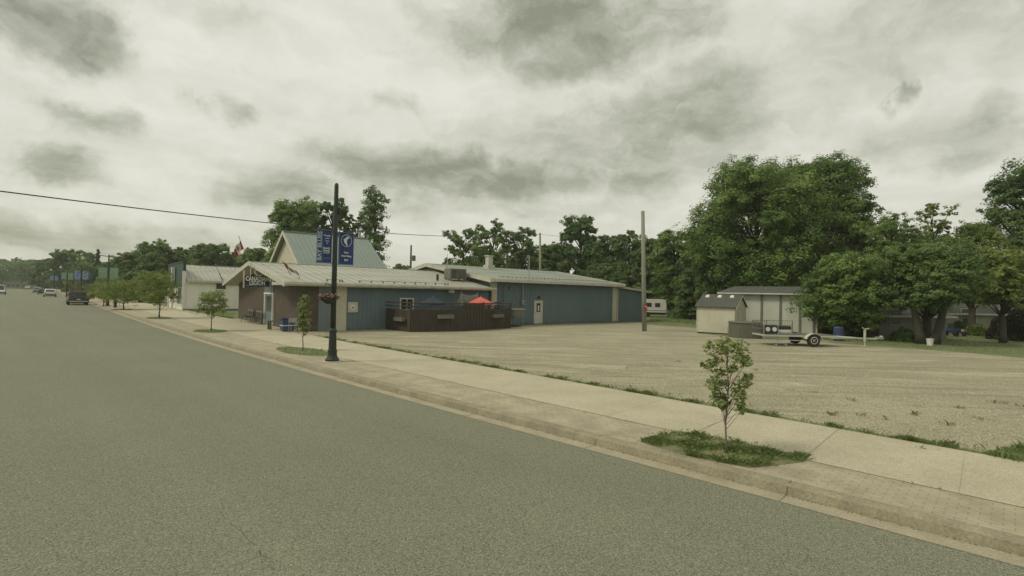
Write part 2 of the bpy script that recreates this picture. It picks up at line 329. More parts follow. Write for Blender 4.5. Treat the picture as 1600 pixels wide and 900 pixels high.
# lot: compacted gravel, patches and tracks; shading of soft ridges painted into the colour
def lotmat():
    m, t, b = newmat('lot_gravel'); N = t.nodes; Lk = t.links.new
    tc = N.new('ShaderNodeTexCoord')
    def noise(scale, det, st=(1, 1, 1), rot=0, dist=0):
        mr_ = N.new('ShaderNodeMapping'); mr_.inputs['Rotation'].default_value = (0, 0, rot); Lk(tc.outputs['Object'], mr_.inputs[0]); mp = N.new('ShaderNodeMapping'); mp.inputs['Scale'].default_value = st; Lk(mr_.outputs[0], mp.inputs[0])
        n = N.new('ShaderNodeTexNoise'); n.inputs['Scale'].default_value = scale; n.inputs['Detail'].default_value = det; n.inputs['Roughness'].default_value = .62; n.inputs['Distortion'].default_value = dist; Lk(mp.outputs[0], n.inputs['Vector']); return n.outputs['Fac']
    def mr(x, a, b_, c, d):
        r = N.new('ShaderNodeMapRange'); r.interpolation_type = 'SMOOTHSTEP'; Lk(x, r.inputs[0])
        for i, v in enumerate((a, b_, c, d)): r.inputs[i+1].default_value = v
        return r.outputs[0]
    def mix(f, A, B):
        mx = N.new('ShaderNodeMix'); mx.data_type = 'RGBA'; Lk(f, mx.inputs['Factor'])
        for k, v in (('A', A), ('B', B)):
            if isinstance(v, tuple): mx.inputs[k].default_value = (*v, 1)
            else: Lk(v, mx.inputs[k])
        return mx.outputs['Result']
    rot = YAW
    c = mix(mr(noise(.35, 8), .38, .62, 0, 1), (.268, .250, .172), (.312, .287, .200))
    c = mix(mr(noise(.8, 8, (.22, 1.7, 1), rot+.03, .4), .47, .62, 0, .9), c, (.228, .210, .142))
    c = mix(mr(noise(.9, 7, (.18, 1.5, 1), rot+.10, .6), .54, .64, 0, .8), c, (.39, .355, .255))  # pale bands paint in the light crests of undulations; the sheet is flat
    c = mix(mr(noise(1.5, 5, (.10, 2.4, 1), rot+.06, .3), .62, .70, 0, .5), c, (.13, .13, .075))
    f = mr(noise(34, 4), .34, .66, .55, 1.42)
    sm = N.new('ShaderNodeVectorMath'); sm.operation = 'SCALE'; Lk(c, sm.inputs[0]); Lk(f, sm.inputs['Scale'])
    Lk(sm.outputs[0], b.inputs['Base Color']); b.inputs['Roughness'].default_value = .95; b.inputs['Specular IOR Level'].default_value = .2
    bp = N.new('ShaderNodeBump'); bp.inputs['Strength'].default_value = .5; bp.inputs['Distance'].default_value = .03; Lk(noise(14, 6), bp.inputs['Height']); Lk(bp.outputs[0], b.inputs['Normal'])
    return m
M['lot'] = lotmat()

# ------------------------------------------------------------ ground
g = MB(); g.sheet([(-900, -900, -.03), (1500, -900, -.03), (1500, 1500, -.03), (-900, 1500, -.03)]); struct('ground', g, M['turf'])
ys = [-60, -10, 0, 11, 20, 27, 40, 62.5, 83, 275]
XA = [7.0, 7.15, 7.2, 7.3, 7.55, 7.75, 8.5, 10.05, 11.5, 25.0]     # asphalt edge
XM = [6.9+.1, 8.62, 8.87, 9.28, 9.6, 9.95, 10.75, 12.4, 13.9, 27.4]  # pavers / walk
XM[0] = 7.3
XB = [8.4, 11.1, 11.48, 12.05, 12.45, 12.95, 14.4, 16.35, 17.9, 31.5]     # walk back edge
dens = [-60, -30, -10] + [x for x in range(-8, 90, 2)] + list(range(92, 276, 6))
A = lambda y: interp(y, ys, XA)
Mi = lambda y: interp(y, ys, XM)
B = lambda y: interp(y, ys, XB)
def smooth_(f): return lambda y: (f(y-5)+2*f(y-2.5)+2*f(y)+2*f(y+2.5)+f(y+5))/8
A, Mi, B = smooth_(A), smooth_(Mi), smooth_(B)
def strip(mb, fa, fb, za, zb):
    for i in range(len(dens)-1):
        y0, y1 = dens[i], dens[i+1]
        mb.add([(fa(y0), y0, za), (fb(y0), y0, zb), (fb(y1), y1, zb), (fa(y1), y1, za)], [(0, 1, 2, 3)])
b = MB(); strip(b, lambda y: A(y)-15.5, A, 0, 0); struct('road', b, M['asphalt'])
ck = MB(); rc = random.Random(3)
for (qa, qb) in (((345, 800), (430, 890)), ((380, 628), (402, 626)), ((700, 735), (712, 733)), ((600, 622), (618, 621))):
    a, c = P(*qa, 0), P(*qb, 0); n = 14; d = c-a; nn = Vector((-d.y, d.x, 0)).normalized(); pr = None
    for i in range(n+1):
        p = a+d*(i/n)+nn*rc.uniform(-.025, .025); wd = .003*rc.uniform(.4, 1.2)
        cur = (p-nn*wd, p+nn*wd)
        if pr and rc.random() < .85: ck.add([(q.x, q.y, .0035) for q in (pr[0], cur[0], cur[1], pr[1])], [(0, 1, 2, 3)])
        pr = cur
struct('road_crack', ck, M['dark'])
b = MB(); strip(b, A, lambda y: A(y)+.34, .004, -.006); struct('gutter', b, M['gutter'])
k = MB(); k1 = lambda y: A(y)+.34; k2 = lambda y: A(y)+.40; k3 = lambda y: A(y)+.44; k4 = lambda y: A(y)+.58
strip(k, k1, lambda y: A(y)+.375, -.02, .10); strip(k, lambda y: A(y)+.375, k3, .10, .118); strip(k, k3, k4, .118, .122); struct('kerb', k, M['kerb'])
b = MB(); strip(b, k4, Mi, .12, .12); struct('paver_strip', b, M['paver'])
wk = MB()
y = -58.3
while y < 270:     # walk slabs with open joints between them
    L = 1.83
    if y > 60: L = 6
    y1 = y+L; j = .0015 if min(abs(y-3.92), abs(y1-3.92)) > .2 else .007
    wk.add([(Mi(y)+.012, y+j, .124), (B(y), y+j, .124), (B(y1), y1-j, .124), (Mi(y1)+.012, y1-j, .124)], [(0, 1, 2, 3)])
    y = y1
struct('sidewalk', wk, M['concrete'])
b = MB(); strip(b, lambda y: Mi(y)-.02, lambda y: B(y)+.10, .117, .117); struct('walk_bed', b, M['walljoint'])
b = MB(); strip(b, lambda y: B(y)+.09, lambda y: B(y)+70, .10, .10); struct('back_ground', b, M['turf'])
# opposite kerb and verge, left of the road
b = MB(); strip(b, lambda y: A(y)-15.9, lambda y: A(y)-15.5, .12, .004); strip(b, lambda y: A(y)-18.5, lambda y: A(y)-15.9, .12, .12); struct('far_sidewalk', b, M['concrete'])
# the gravel lot
lot = MB()
lp = [(B(-40)+.1, -40), (B(-20)+.1, -20), (B(-5)+.1, -5), (B(2)+.1, 2), (B(6)+.1, 6), (B(11)+.1, 11), (B(16)+.1, 16), (B(22)+.1, 22), (B(29.5)+.1, 29.5)]
lp += [(14.4, 30.3), (30, 28), (45, 25.0)]
for q in [(1012, 507), (1090, 512), (1092, 521), (1183, 529), (1275, 533.5), (1400, 543), (1500, 550), (1600, 559), (1800, 580)]:
    p = P(*q); lp.append((p.x, p.y))
lp += [(40, -40)]
lot.add([(x, y, .106) for x, y in lp], [tuple(range(len(lp)))])
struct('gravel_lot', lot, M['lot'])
# forecourt before the club house: walk concrete right up to the wall
fc = MB()
fp = [(B(27)+.0, 27.5), (13.62, 29.4), (15.45, 45.0)] + [(P(*q).x, P(*q).y) for q in [(322, 498), (300, 491), (264, 482), (235, 479)]]
fp2 = [(B(yy)-.02, yy) for yy in (70, 60, 50, 40, 34)]
fc.add([(x, y, .112) for x, y in fp+fp2], [tuple(range(len(fp+fp2)))]); struct('forecourt', fc, M['concrete'])

# ------------------------------------------------------------ foliage generators
def leaves(name, cen, size, m, parent=None, rs=0, flat=.35, shape=0, tint=None, squeeze=.62, out=None):
    """real leaf faces scattered round the given centres"""
    r = np.random.RandomState(rs); n = len(cen)
    a = r.uniform(0, 2*PI, n); nz = r.normal(0, 1, (n, 3)); nz[:, 2] = np.abs(nz[:, 2])*1.0+flat; nz /= np.linalg.norm(nz, axis=1)[:, None]
    if out is not None: nz = nz*.62+out*1.0+np.array([0, 0, .22]); nz /= np.linalg.norm(nz, axis=1)[:, None]
    t = np.stack([np.cos(a), np.sin(a), r.normal(0, .3, n)], 1); t -= nz*(t*nz).sum(1)[:, None]; t /= np.linalg.norm(t, axis=1)[:, None]
    s = np.cross(nz, t); sz = (size*r.uniform(.6, 1.35, n))[:, None]
    if shape == 0:
        k = np.stack([cen-t*sz*.5, cen+s*sz*.5*squeeze, cen+t*sz*.5-nz*sz*.12, cen-s*sz*.5*squeeze], 1); q = 4
    else:
        k = np.stack([cen-t*sz*.5, cen-t*sz*.12+s*sz*.30, cen+t*sz*.22+s*sz*.22, cen+t*sz*.55-nz*sz*.15, cen+t*sz*.22-s*sz*.22, cen-t*sz*.12-s*sz*.30], 1); q = 6
    me = bpy.data.meshes.new(name); me.vertices.add(n*q); me.vertices.foreach_set('co', k.reshape(-1).astype(np.float32))
    me.loops.add(n*q); me.loops.foreach_set('vertex_index', np.arange(n*q, dtype=np.int32))
    me.polygons.add(n); me.polygons.foreach_set('loop_start', np.arange(0, n*q, q, dtype=np.int32)); me.polygons.foreach_set('loop_total', np.full(n, q, dtype=np.int32))
    me.update(calc_edges=True)
    at = me.attributes.new('tint', 'FLOAT', 'FACE')
    tv = r.uniform(0, 1, n) if tint is None else np.clip(tint+r.normal(0, .13, n), 0, 1)
    at.data.foreach_set('value', tv.astype(np.float32)); me.materials.append(m); me.validate()
    o = bpy.data.objects.new(name, me); COL.objects.link(o)
    if parent: o.parent = parent
    return o
def blades(name, pts, hgt, m, rs=0, wid=.006, lean=.5):
    r = np.random.RandomState(rs); pts = np.array(pts, float); n = len(pts); a = r.uniform(0, 2*PI, n)
    h = hgt*r.uniform(.35, 1.2, n)*np.clip(.85+.45*np.sin(pts[:, 0]*9+pts[:, 1]*4)+.35*np.sin(pts[:, 1]*11-pts[:, 0]*3), .35, 1.5)
    if hasattr(lean, '__len__'): pass
    d = np.stack([np.cos(a), np.sin(a), np.zeros(n)], 1); s = np.stack([-np.sin(a), np.cos(a), np.zeros(n)], 1)*wid*r.uniform(.7, 1.6, n)[:, None]
    ln = (lean*h*r.uniform(0, 1.3, n))[:, None]; up = np.zeros((n, 3)); up[:, 2] = h
    k = np.stack([pts-s, pts+s, pts+s*.8+up*.6+d*ln*.35, pts+up*.98+d*ln, pts-s*.8+up*.6+d*ln*.35], 1); q = 5
    me = bpy.data.meshes.new(name); me.vertices.add(n*q); me.vertices.foreach_set('co', k.reshape(-1).astype(np.float32))
    me.loops.add(n*q); me.loops.foreach_set('vertex_index', np.arange(n*q, dtype=np.int32))
    me.polygons.add(n); me.polygons.foreach_set('loop_start', np.arange(0, n*q, q, dtype=np.int32)); me.polygons.foreach_set('loop_total', np.full(n, q, dtype=np.int32))
    me.update(calc_edges=True); at = me.attributes.new('tint', 'FLOAT', 'FACE'); at.data.foreach_set('value', r.uniform(0, 1, n).astype(np.float32)); me.materials.append(m); me.validate()
    o = bpy.data.objects.new(name, me); COL.objects.link(o); return o

def tree(name, label, loc, Ht, Wd, base=.2, lobes=12, per=26, nl=14, leaf=.3, m='leaf_a', seed=1, kind='broad', lean=(0, 0), trunk_r=None, group=None, flat=1.0, bark='bark', lr=.24, shape=0, cat='tree', limbs=True, multi=1, top_=None):
    r = np.random.RandomState(seed); t = thing(name, label, cat, loc, 0, group)
    z0 = base*Ht; cz = (z0+Ht)/2; rx = Wd/2; rz = (Ht-z0)/2
    LC = []
    for i in range(lobes):
        f = (i+.5)/lobes
        if kind == 'column': zz = z0+(Ht-z0)*(.08+.86*f); rad = rx*.45*r.uniform(.2, 1)
        elif kind == 'cone': zz = z0+(Ht-z0)*(.04+.9*f); rad = rx*(1-f)*.65
        else:
            c = 1-2*f; c = c*.92+r.uniform(-.08, .08); zz = cz+rz*.80*c; prof = math.sqrt(max(0, 1-(abs(c)**2.2)*.85))
            rad = rx*.84*prof*math.sqrt(r.uniform(.12, 1.0))*(1+.10*math.sin(i*7.3+seed))
        a = i*2.399+r.uniform(-.5, .5)
        R0 = lr*Wd*r.uniform(.7, 1.25)*(1 if kind == 'broad' else 1.15)
        if kind == 'cone': R0 = lr*Wd*(1.1-1.02*f)
        k = zz/Ht
        LC.append((rad*math.cos(a)+lean[0]*k, rad*math.sin(a)*flat+lean[1]*k, zz, R0))
    cen = []; tints = []; outs = []; mb = MB(); tr = trunk_r or .028*Ht
    top = Ht*(top_ or (.78 if kind == 'broad' else .93))
    for q in range(multi):
        off = (0, 0) if multi == 1 else (tr*1.4*math.cos(q*2.4), tr*1.4*math.sin(q*2.4))
        pts = []; rs = []
        nseg = 9
        for i in range(nseg+1):
            f = i/nseg; sp_ = f*(0 if multi == 1 else .12*Wd)
            pts.append((lean[0]*f*top/Ht+off[0]*(1+f)+sp_*math.cos(q*2.4)+r.normal(0, .004*Ht)*(f > 0), lean[1]*f*top/Ht+off[1]*(1+f)+sp_*math.sin(q*2.4)+r.normal(0, .004*Ht)*(f > 0), f*top))
            rs.append(tr*(1.35 if i == 0 else 1-.85*f))
        mb.path(pts, rs, 8)
        if q == 0: P0 = pts
    def onaxis(z):
        f = min(max(z/top, 0), .999)*nseg; i = int(f); a, b_ = Vector(P0[i]), Vector(P0[i+1]); return a+(b_-a)*(f-i)
    for (x, y, z, R0) in LC:
        c = Vector((x, y, z)); s = onaxis(max(z0*.75, z-math.hypot(x, y)*.9-.08*Ht))
        if limbs:
            mid = (s+c)/2+Vector((0, 0, -.06*R0)); mb.path([s, mid, c], [tr*.26, tr*.17, tr*.06], 5)
        lt = r.uniform(.12, .85)
        dirs = r.normal(0, 1, (per, 3)); dirs[:, 2] = dirs[:, 2]*.8+.25; dirs /= np.linalg.norm(dirs, axis=1)[:, None]
        rr = R0*r.uniform(.45, 1.08, per)
        sub = np.array([x, y, z])+dirs*rr[:, None]*np.array([1, flat if kind == 'broad' else 1, .85])
        if limbs:
            for j in range(0, per, 5): mb.tube(c, Vector(sub[j]), tr*.045, tr*.02, 3, False)
        for j in range(per):
            sg = R0*r.uniform(.24, .44); vv = r.normal(0, 1, (nl, 3)); vv /= np.linalg.norm(vv, axis=1)[:, None]; vv *= (r.uniform(0, 1, nl)**.42)[:, None]
            cen.append(sub[j]+vv*np.array([sg, sg, sg*.7])); oo = dirs[j]*.8+vv*.9; outs.append(oo/np.maximum(np.linalg.norm(oo, axis=1), .2)[:, None]); tints.append(np.full(nl, lt+r.uniform(-.25, .3)))
    cen = np.concatenate(cen); tints = np.concatenate(tints); cen[:, 2] = np.maximum(cen[:, 2], leaf*.3)
    mb.build('trunk', M[bark], t, smooth=True)
    leaves('crown', cen, leaf, M[m], t, seed, tint=tints, shape=shape, out=np.concatenate(outs))
    return t

# ------------------------------------------------------------ text and marks
def text(name, s, size, Mx, m, parent, extrude=.004, align='CENTER', sx=1.0):
    c = bpy.data.curves.new('t', 'FONT'); c.body = s; c.size = size; c.align_x = align; c.align_y = 'CENTER'; c.extrude = extrude; c.resolution_u = 3; c.offset = size*.03
    o = bpy.data.objects.new('t', c); me = bpy.data.meshes.new_from_object(o); me.name = name
    me.transform(Matrix.Scale(sx, 4, (1, 0, 0))); me.transform(Mx); me.materials.clear(); me.materials.append(m)
    bpy.data.objects.remove(o); bpy.data.curves.remove(c)
    r = bpy.data.objects.new(name, me); COL.objects.link(r); r.parent = parent; return r
def upright(loc, rz=0):     # text plane standing up, facing local -y
    return Matrix.Translation(loc) @ Matrix.Rotation(rz, 4, 'Z') @ Matrix.Rotation(PI/2, 4, 'X')

# ------------------------------------------------------------ air
hz = MB(); hz.box(-500, 700, -300, 900, -1.3, 60); hm = bpy.data.materials.new('air'); hm.use_nodes = True; hn = hm.node_tree; hn.nodes.clear()
pv = hn.nodes.new('ShaderNodeVolumePrincipled'); pv.inputs['Color'].default_value = (.86, .92, .78, 1); pv.inputs['Density'].default_value = .0005; pv.inputs['Anisotropy'].default_value = .2
ho = hn.nodes.new('ShaderNodeOutputMaterial'); hn.links.new(pv.outputs[0], ho.inputs['Volume']); o = hz.build('haze', hm); tag(o, kind='stuff')
# ------------------------------------------------------------ club house
C0 = P(468, 518); ang = R_(6.93)
S_ = Vector((math.cos(ang), -math.sin(ang), 0)); F_ = Vector((math.sin(ang), math.cos(ang), 0))
def Lw(x, y, z=0): return Vector((C0.x, C0.y, .12))+S_*x+F_*y+Vector((0, 0, z))
def solve(fn, px, a, b):
    fa = proj(fn(a))[0]-px
    for _ in range(50):
        m = (a+b)/2; fm = proj(fn(m))[0]-px
        if (fm > 0) == (fa > 0): a = m
        else: b = m
    return (a+b)/2
sx = lambda px, y=0, z=1, a=-5, b=45: solve(lambda s: Lw(s, y, z), px, a, b)
fy = lambda px, x=0, z=1, a=-6, b=60: solve(lambda s: Lw(x, s, z), px, a, b)
def zl(x, y, py):
    q = Lw(x, y); return Zt(q.x, q.y, py)-.12
def loc_of(px, py):       # ground pixel to club-house coordinates
    q = P(px, py)-C0; return q.dot(S_), q.dot(F_)
BW = 15.3; EH = 2.78; RH = zl(-1.0, BW/2, 409)
print('ridge h', RH, 'apex px', proj(Lw(-1.0, BW/2, RH)))
XE = sx(770, -.5, EH); X497 = sx(497.5); X521 = sx(521); X541 = sx(541)
print('XE', XE, X497, X521, X541)
lg = thing('club_house', 'low brown brick and blue sided club house with wide pale gable roof beside the sidewalk', 'building', Lw(0, 0), -ang)
w = MB(); w.box(0, .25, 0, BW, -.1, 2.95)
w.box(.25, X497, 0, .22, -.1, EH+.1); w.build('brick_wall', M['brick'], lg)
def ribbed(mb, x0, x1, yf, z0, z1, step=.3, ztop=None):    # upright ribs of metal siding, facing -y
    n = int((x1-x0)/step)
    for i in range(n):
        x = x0+(i+.5)*(x1-x0)/n; zt = z1 if ztop is None else ztop(x)
        mb.box(x-.02, x+.02, yf-.014, yf, z0+.02, zt-.02)
w = MB(); w.box(X541, XE, .0, .2, -.1, EH+.1); ribbed(w, X541, XE, 0, 0, EH); w.build('side_wall', M['blue'], lg)
w = MB(); w.box(.25, XE, BW-.2, BW, -.1, EH+.1); w.box(XE-.2, XE, .2, BW-.2, -.1, EH+.1); w.build('rear_wall', M['blue'], lg)
w = MB(); w.box(X497, X521, -.01, .2, -.1, EH+.1); w.build('pale_panel', M['blue_light'], lg)
rb = MB(); ribbed(rb, X497, X521, -.01, 0, EH, .22); rb.build('panel_rib', M['blue_light'], lg)
w = MB(); w.box(X521, X541, -.02, .2, -.1, EH+.1); w.build('corner_panel', M['cream'], lg)
w = MB(); w.prism([(.02, .3, 2.95), (.02, BW-.3, 2.95), (.02, BW/2, RH-.25)], (.18, 0, 0)); w.build('gable_panel', M['darkgreen'], lg)
def gable_roof(mb, x0, x1, y0, y1, ze, zr, th=.12, rib=.0, ym=None):
    ym = (y0+y1)/2 if ym is None else ym
    for (ya, sgn) in ((y0, 1), (y1, -1)):
        yb = ym
        mb.prism([(x0, ya, ze), (x0, yb, zr), (x0, yb, zr-th), (x0, ya, ze-th)], (x1-x0, 0, 0))
        if rib:
            n = int((x1-x0)/rib)
            for i in range(1, n):
                x = x0+i*(x1-x0)/n
                mb.prism([(x-.02, ya, ze), (x-.02, yb, zr), (x-.02, yb, zr+.035), (x-.02, ya, ze+.035)], (.04, 0, 0))
    mb.box(x0-.01, x1+.01, ym-.16, ym+.16, zr-.05, zr+.03)
OV = -1.05; yo = .55; pitch = (RH-EH)/(BW/2+yo)
rf = MB(); gable_roof(rf, OV, XE+.25, -yo, BW+yo, EH+.10, RH, .1, .6); rfo = rf.build('roof', M['roof'], lg)
fs = MB()
fs.box(OV, XE+.25, -yo-.04, -yo, EH-.10, EH+.12); fs.box(OV, XE+.25, BW+yo, BW+yo+.04, EH-.10, EH+.12)
for (ya, s) in ((-yo-.04, 1), (BW+yo+.04, -1)):
    fs.prism([(OV-.05, ya, EH-.16), (OV-.05, BW/2, RH-.24), (OV-.05, BW/2, RH+.05), (OV-.05, ya, EH+.14)], (.05, 0, 0))
fs.build('fascia', M['fascia'], lg)
gt = MB(); gt.box(OV, XE+.25, -yo-.16, -yo-.045, EH-.02, EH+.09); gt.build('gutter', M['fascia'], lg)
sf = MB()
for (ya) in (-yo, BW+yo): sf.prism([(OV, ya, EH-.02), (OV, BW/2, RH-.14), (OV, BW/2, RH-.17), (OV, ya, EH-.05)], (-OV, 0, 0))
sf.build('soffit', M['fascia'], lg)
# open truss in the gable end
tr = MB(); ya, yb = fy(459, OV, EH), fy(424, OV, EH); zb = EH+.02
tr.box(OV+.02, OV+.14, .2, yb, zb-.09, zb+.09)
tr.box(OV+.05, OV+.13, yb-.05, yb+.05, zb-.09, EH+pitch*(yb+yo)-.1)
tr.build('tie_beam', M['fascia'], lg)
for yy in (1.2, 2.6): tr = MB(); tr.box(OV+.04, OV+.12, yy-.05, yy+.05, zb+.09, EH+pitch*(yy+yo)-.1); tr.build('truss_post', M['fascia'], lg)
# door with transom
d0, d1 = fy(428, 0, 1), fy(414.5, 0, 1); zt_ = zl(0, (d0+d1)/2, 459.5)
dr = MB(); dr.box(-.06, -.002, d0+.12, d1-.12, 0, zt_); door = dr.build('door', M['blue_light'], lg)
fr = MB(); fr.box(-.10, 0, d0, d0+.12, 0, zt_); fr.box(-.10, 0, d1-.12, d1, 0, zt_); fr.box(-.12, 0, d0-.05, d1+.05, zt_, zt_+.1); fr.build('door_frame', M['white'], door)
gl = MB(); gl.box(-.075, -.06, d0+.5, d1-.5, .95, zt_-.15); gl.build('pane', M['glass'], door)
tp = MB(); tp.box(-.08, -.002, d0, d1, zt_+.1, zt_+.75); tp.build('transom_panel', M['blue_light'], lg)
text('door_letters', 'P\nU\nB', .3, Matrix.Translation((-.08, (d0+d1)/2, 1.45)) @ Matrix.Rotation(-PI/2, 4, 'Z') @ Matrix.Rotation(PI/2, 4, 'X'), M['print_dim'], door) if False else None
# window with white frame and grille on the side wall
wx0, wx1 = sx(624.5, 0, 1.7), sx(646, 0, 1.7); wz0, wz1 = zl(wx0, 0, 483), zl(wx0, 0, 465.5)
wn_ = MB(); wn_.box(wx0+.08, wx1-.08, -.035, -.005, wz0, wz1-.08); win = wn_.build('window', M['glass'], lg)
wf = MB(); wf.box(wx0, wx0+.08, -.06, -.002, wz0, wz1); wf.box(wx1-.08, wx1, -.06, -.002, wz0, wz1); wf.box(wx0+.08, wx1-.08, -.06, -.002, wz1-.08, wz1); wf.box(wx0+.08, wx1-.08, -.06, -.002, wz0-.08, wz0); wf.box((wx0+wx1)/2-.02, (wx0+wx1)/2+.02, -.05, -.036, wz0, wz1-.08); wf.build('window_frame', M['whitecloth'], win)
lx = sx(704, 0, 2.5); lb = MB(); lb.box(lx-.22, lx+.22, -.2, -.03, zl(lx, 0, 457.5), zl(lx, 0, 448.5)); lb.build('wall_lamp', M['whitecloth'], lg, bevel=.02)
# roof pipes
def roof_z(y, e=EH+.1, r=RH, hw=BW/2+yo, yoff=yo): return e+(r-e)*min(1, (y+yoff)/hw)
px_ = sx(683.5, 2.0, roof_z(2)); vp = MB(); vp.tube((px_, 2, roof_z(2)-.05), (px_, 2, roof_z(2)+.5), .09, .09, 10); vp.build('vent_pipe', M['dark'], lg)
# snow rail on the lower roof slope
sr = MB()
for a_, b_ in ((511, 535), (562, 700)):
    u0, u1 = sx(a_, .1, EH+.2), sx(b_, .1, EH+.2); zz = roof_z(.1)
    sr.tube((u0, .1, zz+.12), (u1, .1, zz+.12), .015, .015, 5)
    for i in range(int((u1-u0)/.8)+2):
        u = min(u0+i*.8, u1); sr.box(u-.03, u+.03, .07, .16, zz-.01, zz+.14)
sr.build('snow_rail', M['grey_metal'], lg)

# notice board on the blue wall, round emblem on it
bx0, bx1 = sx(543, 0, 1.5), sx(558.5, 0, 1.5); bz0, bz1 = zl(bx0, 0, 488), zl(bx0, 0, 472)
nb = thing('notice_board', 'square pale board with white round emblem on the blue wall', 'sign', Lw((bx0+bx1)/2, -.03, (bz0+bz1)/2), -ang)
hw_, hh_ = (bx1-bx0)/2, (bz1-bz0)/2
b = MB(); b.box(-hw_, hw_, -.05, 0, -hh_, hh_); b.build('board', M['cream'], nb)
b = MB(); b.lathe([(hh_*.55, 0), (hh_*.55, .02)], 20, (0, -.05, 0), (0, -1, 0)); b.build('emblem', M['whitecloth'], nb)
b = MB(); b.lathe([(hh_*.26, 0), (hh_*.26, .01)], 16, (0, -.07, -.02), (0, -1, 0)); b.build('emblem_centre', M['print_dim'], nb)

# hanging sign of the club
so_ = -1.35; sy = fy(401, so_, 3.3)
# the sign stands out from the gable, square to the street
q0 = solve(lambda s: Lw(s, 5.9, 3), 382, -6, 4); q1 = solve(lambda s: Lw(s, 5.9, 3), 421, -6, 6)
sz0, sz1 = zl(q1, 5.9, 448.5), zl(q1, 5.9, 432); print('sign', q0, q1, sz0, sz1)
sg = thing('club_sign', 'dark blue hanging sign with white capital lettering and round gold crest under the gable', 'sign', Lw(q0, 5.9, 0), -ang)
wS = q1-q0
b = MB(); b.box(0, wS, -.06, .06, sz0, sz1); b.build('sign_board', M['navy'], sg)
cz_ = (sz0+sz1)/2; hS = sz1-sz0
text('lettering', 'CANADIAN', hS*.56, upright((wS/2, -.064, cz_+hS*.22)), M['sign_white'], sg, sx=wS/(hS*.56*5.2)*.92)
text('lettering', 'LEGION', hS*.50, upright((wS/2, -.064, cz_-hS*.17)), M['sign_white'], sg, sx=wS/(hS*.50*5.2)*.92)
text('small_lettering', 'ROYAL CANADIAN LEGION BRANCH', hS*.15, upright((wS/2, -.062, cz_-hS*.40)), M['print_dim'], sg, sx=.95*wS/(hS*.15*17.5))
b = MB(); b.box(-.07, 0, -.05, .05, sz0-.1, sz1+.35); b.box(wS*.93, wS*.97, -.05, .05, sz1, sz1+.75); b.box(wS*.22, wS*.25, -.04, .04, sz1, sz1+.55); b.box(wS*.22, wS*.95, -.04, .04, sz1+.50, sz1+.56); b.build('hanging_frame', M['fascia'], sg)
b = MB(); cx_ = wS*.55; cR = hS*.38
b.lathe([(cR, 0), (cR, .04)], 24, (cx_, -.0, sz1+cR*.9), (0, -1, 0)); b.build('crest', M['whitecloth'], sg)
b = MB(); b.lathe([(cR*.62, 0), (cR*.62, .02)], 20, (cx_, -.045, sz1+cR*.9), (0, -1, 0)); b.build('crest_centre', M['gold'], sg)
b = MB()
for i in range(-3, 4): b.add([(cx_+i*.04-.015, -.07, sz1+cR*.65), (cx_+i*.04+.015, -.07, sz1+cR*.65), (cx_+i*.055, -.07, sz1+cR*1.2)], [(0, 1, 2)])
b.build('crest_leaf', M['fascia'], sg)

# flags
def flag(name, label, p0, p1, w_, h_, pat, top=.95, spread=1.0, sg_=1):
    t = thing(name, label, 'flag', p0); p0, p1 = Vector(p0), Vector(p1); d = p1-p0
    b = MB(); b.tube((0, 0, 0), d, .028, .018, 6); b.lathe([(.03, -.03), (.045, 0), (.03, .03)], 8, d); b.build('flagpole', M['galv'], t)
    b = MB(); n = 14; k = 8; vs = []
    a0 = d*top; a1 = d*(top-h_/d.length)
    side = Vector((.86, -.5, 0)).normalized()*sg_
    for i in range(n+1):
        for j in range(k+1):
            f = i/n; g = j/k
            hoist = a0+(a1-a0)*g
            p = hoist + Vector((0, 0, -1))*w_*f*.80 + side*(w_*f*.42*spread) + Vector((math.sin(f*9+g*2)*.06, math.cos(f*8+g*3)*.06, 0))*min(1, f*3)
            vs.append(p)
    def mi(f, g):
        if pat == 'can':
            if f < .25 or f > .75: return 0
            dx, dz = (f-.5)/.14, (g-.5)/.30
            return 0 if abs(dx)+abs(dz) < 1 else 1
        return 0 if (f < .3 or g < .25) else 1
    for i in range(n):
        for j in range(k):
            b.mi = mi((i+.5)/n, (j+.5)/k); q = [i*(k+1)+j, (i+1)*(k+1)+j, (i+1)*(k+1)+j+1, i*(k+1)+j+1]
            b.v_ = None; s0 = len(b.v); b.v += [tuple(vs[x]) for x in q]; b.f.append((s0, s0+1, s0+2, s0+3)); b.m.append(b.mi)
    b.build('flag_cloth', [M['red'] if pat != 'dark' else M['dark'], M['whitecloth']], t, smooth=True)
    return t
a_ = Lw(OV, BW/2, RH-.05); dpt = proj(a_)[2]
flag('flag', 'red and white national flag on the long angled pole at the gable peak', a_, Dp(373.2, 370, dpt-1.2), .80, .62, 'can', .86, 1.2, -1)
a_ = Lw(OV, BW+.45, EH); dpt = proj(a_)[2]
flag('flag', 'drooping dark and white flag on the short pole at the far eave', a_, Dp(337, 413, dpt-.8), .8, .6, 'dark', .62)
a_ = Dp(455, 430, 31.0)
flag('flag', 'small red and white flag drooping against the near roof slope', a_, Dp(441, 408, 30.4), .75, .50, 'can', .98, 2.6)

